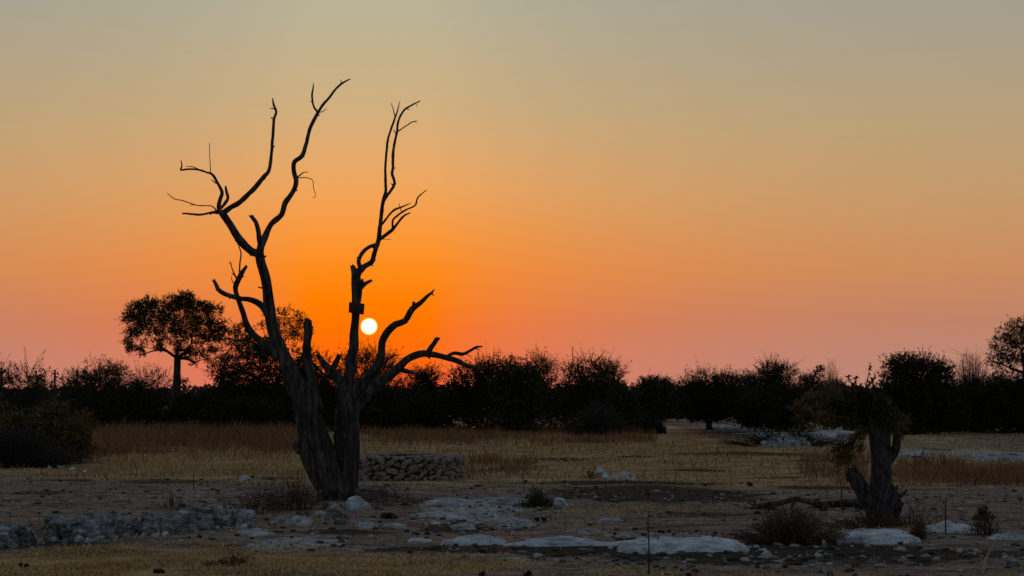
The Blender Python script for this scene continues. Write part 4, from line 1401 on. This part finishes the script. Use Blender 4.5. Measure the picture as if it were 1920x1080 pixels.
def slab(name, label, x0, x1, yt, yb, seed, mname='rock', cat='rock', depth_f=1.0, amp=.25, box=.7, group=None, layers=0.0, parent=None, sub=None, hmin=.04, rot=True):
    """a rock that fills a photo box: its front edge meets the ground at the lower row"""
    f_ = G((x0 + x1) / 2, yb)
    w = (x1 - x0) * f_[1] / F
    back = G((x0 + x1) / 2, yt)[1] if yt > 765 else f_[1] + 5
    D = min(back - f_[1], w * depth_f + .15)
    yb_on = 740 + CAMH * F / (f_[1] + D)
    H = max(hmin, (yb_on - yt) * (f_[1] + D * .7) / F + hmin * .5)
    c = np.array((f_[0] * (f_[1] + D / 2) / f_[1], f_[1] + D / 2, 0))
    c[2] = hz(c[0], c[1])
    s = sub or (5 if w > 1.6 else 4 if w > .5 else 3)
    me = rock_mesh(name, s, seed, (w * .52, D * .52, H), 1.2, amp, box, mname=mname, layers=layers)
    # lean the top towards the camera and spread the foot
    o = bpy.data.objects.new(name, me)
    if parent is not None:
        o.parent = parent
        o.location = Vector(c) - parent.location + Vector((0, 0, H * .1))
    else:
        o.location = Vector(c) + Vector((0, 0, -H * .08))
    o.rotation_euler = (min(.25, H / max(D, .2) * .45), 0, RS(seed).uniform(-.25, .25) if rot else 0)
    col.objects.link(o)
    if parent is None:
        tag(o, label, cat, group)
    return o


def build_rocks():
    g = 'pale rocks lying in the clearing'
    S = slab
    S('boulder', 'rounded white boulder against the foot of the dead tree', 641, 695, 914, 958, 1, 'slab', 'boulder', .7, .16, .7, g)
    S('rock', 'blocky pale rock left of the white boulder at the dead tree', 604, 648, 936, 973, 2, 'rock', 'rock', .7, .25, .6, g)
    S('rock', 'low pale rock just below the blocky rock near the dead tree', 626, 652, 968, 984, 3, 'rock', 'rock', .8, .2, .7, g)
    S('rock', 'long brownish-white stone ahead of the white boulder', 662, 716, 970, 991, 4, 'rock', 'rock', .6, .2, .75, g)
    S('rock', 'pale stone beside the long brownish-white stone', 714, 762, 976, 993, 5, 'rock', 'rock', .7, .2, .75, g)
    sheet_rock('rock', 'angular pale rock left of the dead tree foot, largest of its cluster', 540, 592, 955, 986, 6, 'rock', 'rock', .9, g)
    sheet_rock('rock', 'grey rock wedged beside the angular pale rock', 498, 545, 962, 980, 7, 'ledge', 'rock', .9, g)
    sheet_rock('rock', 'flat-topped rock lying alone before the rubble ledge end', 445, 522, 985, 1005, 8, 'rock', 'rock', .9, g)
    S('rock', 'small pale rock between the angular rock and the white boulder', 590, 612, 956, 968, 9, 'rock', 'rock', .8, .25, .7, g)
    ledge = [(787, 905, 931, 951), (852, 882, 946, 963), (895, 940, 947, 960), (898, 995, 927, 948), (778, 862, 953, 972), (790, 830, 969, 984), (830, 902, 971, 995), (925, 1005, 958, 988), (860, 935, 962, 976), (1055, 1122, 991, 999), (757, 815, 1006, 1018)]
    labs = ['long flat ledge of pale rock in front of the well', 'small knob of rock beside the long flat ledge', 'low pinkish-white stone amid the ledges', 'far thin ledge nearest the green tuft',
            'white layered rock left in the outcrop before the well', 'small white rock under the layered rock', 'bluish dark-footed slab at the lower edge of the outcrop', 'white double-humped rock below the green tuft',
            'thin sliver of rock in the middle of the outcrop', 'thin pale strip of rock right of the outcrop', 'thin pale strip of rock left of the long white slab']
    for k, (b, l) in enumerate(zip(ledge, labs)):
        sheet_rock('rock_ledge', l, *b, 20 + k, 'rock', 'rock', 1.2, g)
    S('rock', 'pale rock with a dark top right of the green tuft', 1028, 1074, 936, 955, 40, 'rock', 'rock', .8, .25, .7, g)
    sheet_rock('rock', 'low grey hump of rock beyond the long white slab', 1108, 1166, 963, 982, 41, 'ledge', 'rock', .9, g)
    S('rock', 'brownish rock sitting at the back of the long white slab', 1150, 1196, 996, 1010, 42, 'stone', 'rock', .8, .25, .7, g)
    sheet_rock('white_slab', 'long white rock slab with a rounded hump at one end', 828, 968, 997, 1022, 50, 'slab', 'slab', .45, g, jag=.34, step_n=2)
    sheet_rock('white_slab', 'thin middle stretch of the long white slab', 950, 1150, 1007, 1025, 51, 'slab', 'slab', .3, g, jag=.34, step_n=2)
    sheet_rock('white_slab', 'broad white slab ending before the reddish dead shrub', 1140, 1428, 1002, 1035, 52, 'slab', 'slab', .35, g, jag=.34, step_n=2)
    sheet_rock('white_slab', 'smooth bluish-white slab in front of the sprouting stump', 1560, 1720, 982, 1021, 53, 'slab', 'slab', 1.1, g, jag=.34, step_n=2)
    sheet_rock('white_slab', 'narrow white slab right of the sprouting stump foot', 1730, 1832, 976, 1000, 54, 'slab', 'slab', .5, g, jag=.34, step_n=2)
    sheet_rock('white_slab', 'thin white slab beside the leaning straw stalks', 1838, 1960, 999, 1012, 55, 'slab', 'slab', .4, g, jag=.34, step_n=2)
    S('rock', 'small dull rock below the thin white slab at the stalks', 1888, 1914, 1048, 1063, 56, 'ledge', 'rock', .9, .2, .8, g)
    for k, (x, y, r, l) in enumerate(((1124, 882, 9, 'leaning white stone on the small rubble patch beyond the dark soil'), (1172, 888, 6, 'pointed white stone right in the small rubble patch'), (1150, 898, 5, 'little stone low in the small rubble patch'), (1135, 899, 5, 'grey pebble-like stone left in the small rubble patch'), (1188, 899, 4, 'tiny stone at the right end of the small rubble patch'))):
        S('rubble_stone', l, x - r * 1.4, x + r * 1.4, y - r, y + r * .7, 60 + k, 'slab', 'stone', .8, .3, .65, g)
    for k, (x, y, r, l) in enumerate(((92, 876, 5, 'small dull stone, first of the row at the dome-shaped bush'), (113, 875, 6, 'small white round stone in the row at the dome-shaped bush'), (135, 878, 8, 'largest white stone in the row at the dome-shaped bush'), (157, 881, 7, 'low white stone ending the row at the dome-shaped bush'))):
        S('small_stone', l, x - r, x + r, y - r * .8, y + r * .6, 70 + k, 'slab', 'stone', .9, .2, .8, g)
    for k, (x, y, r, l) in enumerate(((1512, 1016, 7, 'grey stone under the reddish dead shrub'), (1545, 1021, 5, 'pale pebble between the dead shrub and the bluish-white slab'), (1378, 945, 6, 'pale stone left of the fallen branch'), (1258, 1035, 5, 'small pale stone below the broad white slab'), (1438, 1043, 8, 'dull stone on the dark soil below the dead shrub'), (1535, 1044, 5, 'small pale stone on the dark soil'), (708, 897, 8, 'tan stone resting against the well wall'), (460, 897, 9, 'flat pale stone beside a dark clod left of the dead tree'))):
        S('small_stone', l, x - r * 1.3, x + r * 1.3, y - r * .8, y + r * .6, 80 + k, 'rock', 'stone', .8, .22, .75, g)
    # rubble ledge on the left: crusted blocks packed in a row
    f_ = G(200, 1004)
    root = empty('rubble_ledge', f_, 'long low ledge of crusted grey rubble stones crossing the grass', 'ledge')
    k = 0
    rs = RS(12)
    for x in range(-28, 452, 17):
        if 58 < x < 76:
            continue
        yb = np.interp(x, (-28, 60, 80, 250, 380, 450), (1034, 1022, 1012, 1006, 994, 980)) + rs.uniform(-3, 3)
        ht = np.interp(x, (-28, 60, 250, 390, 450), (46, 42, 38, 36, 20)) * rs.uniform(.85, 1.1)
        w = rs.uniform(20, 34)
        slab('stone', None, x - w, x + w, yb - ht, yb, 100 + k, 'ledge', None, .6, .30, .5, parent=root, sub=4)
        k += 1
    for q in range(70):
        x = rs.uniform(-20, 470)
        yb = np.interp(x, (-20, 60, 250, 440), (1034, 1020, 1008, 988)) + rs.uniform(-7, 5)
        r = rs.uniform(3.5, 11)
        slab('stone', None, x - r, x + r, yb - r * 1.2, yb, 150 + q, 'ledge' if q % 3 else 'rock', None, .9, .35, .6, parent=root, sub=2)
    # eroded white bank in the background and at the right edge
    for k, (b, l) in enumerate((((1425, 1520, 806, 838), 'eroded dark-footed white bank under the black dense thicket'), ((1505, 1625, 799, 826), 'white bank sloping behind the sprouting stump'), ((1820, 1990, 843, 866), 'low bluish-white bank by the right tall grass'), ((1690, 1760, 842, 858), 'low pale bank right of the sprouting stump'), ((1335, 1400, 795, 804), 'thin pale strip of bank under the broad low tree'))):
        sheet_rock('white_bank', l, *b, 120 + k, 'ledge' if k == 0 else 'rock', 'bank', .5, 'eroded white banks', step_n=4)


build_rocks()


def build_clods():
    rs = RS(4)
    for k, (x, y, r, n, l) in enumerate(((297, 1074, 10, 6, 'clump of black clods on the short grass before the rubble ledge'), (45, 1063, 8, 4, 'black clods near the end of the rubble ledge'), (905, 1080, 13, 2, 'rounded black clod left of a smaller ragged one'), (990, 1080, 12, 3, 'ragged black clod right of a rounded one'), (1291, 1080, 7, 2, 'small black clod below the broad white slab'),
                                   (470, 896, 6, 2, 'dark clod beside a flat pale stone'), (1324, 911, 5, 2, 'small dark clod at the end of the dark soil'), (1403, 912, 9, 2, 'reddish-dark clod on the grass beyond the fallen branch'), (720, 972, 14, 4, 'dark chunk of wood or earth behind the pale stones'), (1245, 1000, 8, 3, 'dark clod behind the broad white slab'), (1005, 977, 10, 3, 'dark clod tucked beside the double-humped rock'))):
        c = G(x, y)
        s = c[1] / F
        root = empty('clod', c, l, 'clod', 'dark clods on the ground')
        for q in range(n):
            d = r * s
            me = rock_mesh('lump', 3, 300 + k * 10 + q, (d * rs.uniform(.35, .75), d * rs.uniform(.35, .7), d * rs.uniform(.3, .55)), 1.5, .35, .9, mname='clod')
            o = bpy.data.objects.new('lump', me)
            o.parent = root
            o.location = (rs.normal() * d * .55 * (n > 1), rs.normal() * d * .4 * (n > 1), d * rs.uniform(.1, .5))
            o.rotation_euler = (rs.uniform(-.6, .6), rs.uniform(-.6, .6), rs.uniform(0, 6))
            col.objects.link(o)


build_clods()


# ------------------------------------------------------------------ weeds, stalks, grass, pebbles
def build_weeds():
    def W(name, label, x0, x1, yt, yb, leaf, seed, style='weed', n=9, scale=.8, dens=1.0, cat='weed', group='dry weeds among the rocks'):
        f_ = G((x0 + x1) / 2, yb)
        f_[1] += .12
        if style == 'dense':
            cl = outline_clumps(x0, x1, [(x0, yt + (yb - yt) * .35), ((x0 * .6 + x1 * .4), yt), (x1, yt + (yb - yt) * .4)], f_[1] + .15, n, seed, .25, .42)
            cl = [(c[0], f_[1] + (c[1] - f_[1]) * .5, c[2] + f_[2], c[3], c[4]) for c in cl]
            grow(name, label, cat, cl, f_, style, leaf, seed=seed, trunk_r=.012, stems=3, scale=scale, dens=dens, group=group, bark='bark2')
        else:
            fan(name, label, cat, f_, (x1 - x0) * f_[1] / F, (yb - yt) * f_[1] / F, int(n * 13 * dens), leaf, seed, group)
    W('dead_shrub', 'reddish dead shrub in front of the fallen branch', 1420, 1548, 958, 1021, 'red', 1, n=30, scale=.75, dens=1.3, cat='shrub')
    W('dead_weed', 'tangled reddish weeds at the left of the dead tree foot', 500, 606, 893, 958, 'red', 2, n=16, scale=.8, dens=.9)
    W('dead_weed', 'thin reddish weeds farthest from the dead tree foot', 440, 520, 915, 965, 'red', 3, n=10, scale=.8, dens=.6)
    W('dead_weed', 'rusty weeds between the dead tree and the well', 690, 770, 905, 950, 'red', 4, n=10, scale=.7, dens=.55)
    W('dead_weed', 'brown weeds around the sprouting stump foot', 1570, 1690, 958, 990, 'red', 5, n=14, scale=.6, dens=.9)
    W('dead_weed', 'upright brown weed at the corner of the bluish-white slab', 1712, 1740, 975, 1012, 'red', 6, n=6, scale=.6)
    W('dead_weed', 'sparse brown weed above the narrow white slab', 1690, 1760, 935, 985, 'red', 7, n=6, scale=.6, dens=.4)
    W('dead_weed', 'brown weed around a small green plant beside the straw stalks', 1825, 1872, 965, 1005, 'red', 8, n=8, scale=.6, dens=.7)
    W('green_tuft', 'dark green leafy tuft growing among the pale ledges', 986, 1030, 918, 952, 'green', 9, 'weed', 14, .35, 1.0, 'plant', None)
    W('green_plant', 'small green plant above the thin white slab', 1836, 1860, 950, 976, 'green', 10, 'weed', 7, .3, 1.0, 'plant', None)
    W('dead_weed', 'low brown weed before the flat-topped lone rock', 395, 450, 945, 985, 'red', 11, n=6, scale=.6, dens=.5)
    W('dead_weed', 'fine brown weed beyond the rubble ledge', 300, 345, 925, 955, 'red', 12, n=5, scale=.6, dens=.4)
    W('dead_weed', 'dry tuft growing in the gap of the rubble ledge', 52, 84, 982, 1018, 'straw', 13, n=5, scale=.6, dens=.6)
    W('dead_weed', 'orange-brown weed tuft on the short grass before the ledge', 395, 480, 1038, 1064, 'red', 14, n=9, scale=.5, dens=.5)
    W('dead_weed', 'brown weed tuft on the far rim of the dark soil', 1090, 1125, 878, 898, 'red', 15, n=5, scale=.6, dens=.6)
    # single sticks
    for name, lab, pts, m in (('dry_stick', 'thin upright dark stick before the broad white slab', [(1216, 1078, 3.2), (1217, 1030, 2.6), (1215, 990, 2.2), (1216, 958, 1.4)], 'bark2'),
                              ('dry_stick', 'thin upright stick behind the narrow white slab', [(1773, 1000, 3), (1773, 965, 2.6), (1774, 932, 2)], 'bark2'),
                              ('dry_stick', 'short upright stick in the fallen branch', [(1580, 962, 2.6), (1578, 925, 2.2), (1576, 902, 1.4)], 'bark2'),
                              ('dry_stick', 'thin stick standing on the bare ground left of the dead tree', [(364, 922, 2.2), (363, 900, 1.8), (364, 880, 1.2)], 'bark2')):
        g = G(pts[0][0], pts[0][1])
        mb = MB()
        tube(mb, [(*(P(x, y, g[1]) - np.array((0, 0, .04 if k == 0 else 0))), w * .5 * g[1] / F) for k, (x, y, w) in enumerate(pts)], 6, .04, .1)
        tag(mb.build(name, M[m], None, True, g), lab, 'stick', 'upright dry sticks')
    g = G(1842, 1076)
    root = empty('straw_stalk', g, 'pale leaning straw stalks bent over the dark soil', 'stalk')
    for pts in ([(1842, 1078, 3.2), (1845, 1056, 3), (1856, 1030, 2.8), (1868, 1012, 2.4), (1879, 999, 1.6)], [(1846, 1070, 2.6), (1850, 1048, 2.2), (1862, 1026, 2), (1872, 1008, 1.4)]):
        mb = MB()
        tube(mb, [(*P(x, y, g[1] + .12 * k), w * .5 * g[1] / F) for k, (x, y, w) in enumerate(pts)], 6, .04, .05)
        mb.build('stalk', M['straw'], root, True)


build_weeds()


def blades(pos, h, w, rs, lean=.35):
    n = len(pos)
    a = rs.uniform(0, 2 * math.pi, n)
    e = np.stack((np.cos(a), np.sin(a), np.zeros(n)), -1)
    l = rs.normal(size=(n, 2)) * lean
    hh = h * rs.uniform(.5, 1.25, n)
    top = pos + np.stack((l[:, 0] * hh, l[:, 1] * hh, hh), -1)
    ww = (w * rs.uniform(.6, 1.4, n))[:, None]
    mid = pos * .45 + top * .55 - np.stack((l[:, 0], l[:, 1], np.zeros(n)), -1) * (hh * .18)[:, None]
    V = np.stack((pos - e * ww, pos + e * ww, mid + e * ww * .7, mid - e * ww * .7, top), 1).reshape(-1, 3)
    b = np.arange(n)[:, None] * 5
    return V, b + np.array([[0, 1, 2, 3]]), b + np.array([[3, 2, 4]])


def build_grass():
    rs = RS(8)

    def scatter(n, px0, px1, py0, py1, power=1.0):
        """points spread evenly over the ground seen between two photo rows"""
        y0 = -CAMH / ray(960, py1)[1]
        y1 = -CAMH / ray(960, py0)[1]
        u = rs.rand(n)
        Y = np.sqrt(y0 ** 2 + u * (y1 ** 2 - y0 ** 2)) if power == 1 else y0 * (y1 / y0) ** u
        px = rs.uniform(px0, px1, n)
        X = (px - 960) / F * Y / math.cos(PITCH)
        return X, Y

    def field(name, label, m, specs):
        mb = MB()
        for (n, px0, px1, py0, py1, h, w, clump, use, power) in specs:
            X, Y = scatter(n, px0, px1, py0, py1, power)
            nz = vnoise(X / clump, Y / clump, 31) + .6 * vnoise(X / (clump * .35), Y / (clump * .35), 32)
            keep = nz > rs.uniform(-1.1, .8, n)
            if not use:      # ragged, thinning edges
                row = 740 + CAMH * F / Y
                colx = 960 + X / Y * F
                ev = np.minimum(row - py0, py1 - row) / (py1 - py0) * 2.6
                eh = np.minimum(colx - px0, px1 - colx) / (px1 - px0) * 5
                keep &= np.minimum(np.where(row < (py0 + py1) / 2, 1, ev), eh) + .5 * vnoise(X / 1.3, Y / 2.5, 41) > rs.uniform(0, .9, n)
            if use:
                z = zone_masks(X, Y)
                keep &= (z[2] * 1.3 - z[0] - z[1] * .8) > rs.uniform(-.15, .75, n)
            keep &= (X - WELL_C[0]) ** 2 + (Y - WELL_C[1]) ** 2 > (WELL_R + .05) ** 2
            X, Y, nz = X[keep], Y[keep], nz[keep]
            Z = height(X, Y) - .01
            hh = h * (1 + (.45 if h < .1 else .6) * nz) * np.clip(Y / 40, .7, 1.4) ** .3
            V, Q, T = blades(np.stack((X, Y, Z), -1), np.maximum(hh, h * .3), w, rs, .9 if h < .1 else .4)
            mb.add(V, Q, T)
        o = mb.build(name, M[m])
        tag(o, label, 'grass', kind='stuff')
    field('short_grass', 'short dry yellow grass over the open clearing', 'grass', [
        (120000, -60, 1980, 808, 925, .05, .014, 1.3, True, 1), (60000, -60, 760, 1000, 1095, .05, .006, .8, True, 2), (26000, 700, 1980, 1030, 1095, .045, .006, .6, True, 2),
        (26000, -60, 1980, 925, 1010, .06, .007, .9, True, 2), (6000, 160, 640, 858, 900, .16, .008, 1.2, False, 1)])
    field('tall_grass', 'tall reddish dry grass in front of the bushes', 'tall', [
        (34000, 130, 620, 806, 866, .36, .011, 2.0, False, 1), (24000, 640, 1230, 804, 836, .24, .013, 2.4, False, 1), (8000, 1660, 1990, 876, 912, .25, .010, 1.6, False, 1), (2200, 1490, 1630, 858, 908, .26, .010, 1.2, False, 1),
        (1500, 1690, 1980, 806, 840, .10, .012, 2, False, 1), (1500, 860, 1010, 862, 896, .18, .010, .7, False, 1), (6000, -40, 1980, 835, 905, .15, .010, .6, True, 1), (5000, -40, 1980, 905, 1010, .10, .006, .5, False, 2)])
    # pebbles and crumbs
    n = 20000
    X, Y = scatter(n, -60, 1980, 880, 1095, 2)
    z = zone_masks(X, Y)
    keep = (.25 + z[0] + z[1] * 1.2 - z[2] * .6) > rs.uniform(0, 1.1, n)
    X, Y = X[keep], Y[keep]
    n = len(X)
    t = (1 + 5 ** .5) / 2
    ico = np.array([(-1, t, 0), (1, t, 0), (-1, -t, 0), (1, -t, 0), (0, -1, t), (0, 1, t), (0, -1, -t), (0, 1, -t), (t, 0, -1), (t, 0, 1), (-t, 0, -1), (-t, 0, 1)]) / 1.9
    fc = np.array([(0, 11, 5), (0, 5, 1), (0, 1, 7), (0, 7, 10), (0, 10, 11), (1, 5, 9), (5, 11, 4), (11, 10, 2), (10, 7, 6), (7, 1, 8), (3, 9, 4), (3, 4, 2), (3, 2, 6), (3, 6, 8), (3, 8, 9), (4, 9, 5), (2, 4, 11), (6, 2, 10), (8, 6, 7), (9, 8, 1)])
    s = .007 + .03 * rs.rand(n) ** 6 * 1.4
    sc3 = s[:, None] * np.stack((rs.uniform(.8, 1.7, n), rs.uniform(.7, 1.3, n), rs.uniform(.4, .8, n)), -1)
    V = ico[None] * (1 + rs.uniform(-.25, .25, (n, 12, 1))) * sc3[:, None, :]
    a = rs.uniform(0, 6.28, n)
    ca, sa = np.cos(a)[:, None], np.sin(a)[:, None]
    V = np.stack((V[..., 0] * ca - V[..., 1] * sa, V[..., 0] * sa + V[..., 1] * ca, V[..., 2]), -1)
    V += np.stack((X, Y, height(X, Y) + s * .25), -1)[:, None, :]
    o = obj('pebbles', V.reshape(-1, 3), [(np.arange(n)[:, None, None] * 12 + fc[None]).reshape(-1, 3)], M['pebble'])
    tag(o, 'loose pebbles and crumbs scattered over the bare ground', 'pebbles', kind='stuff')


build_grass()
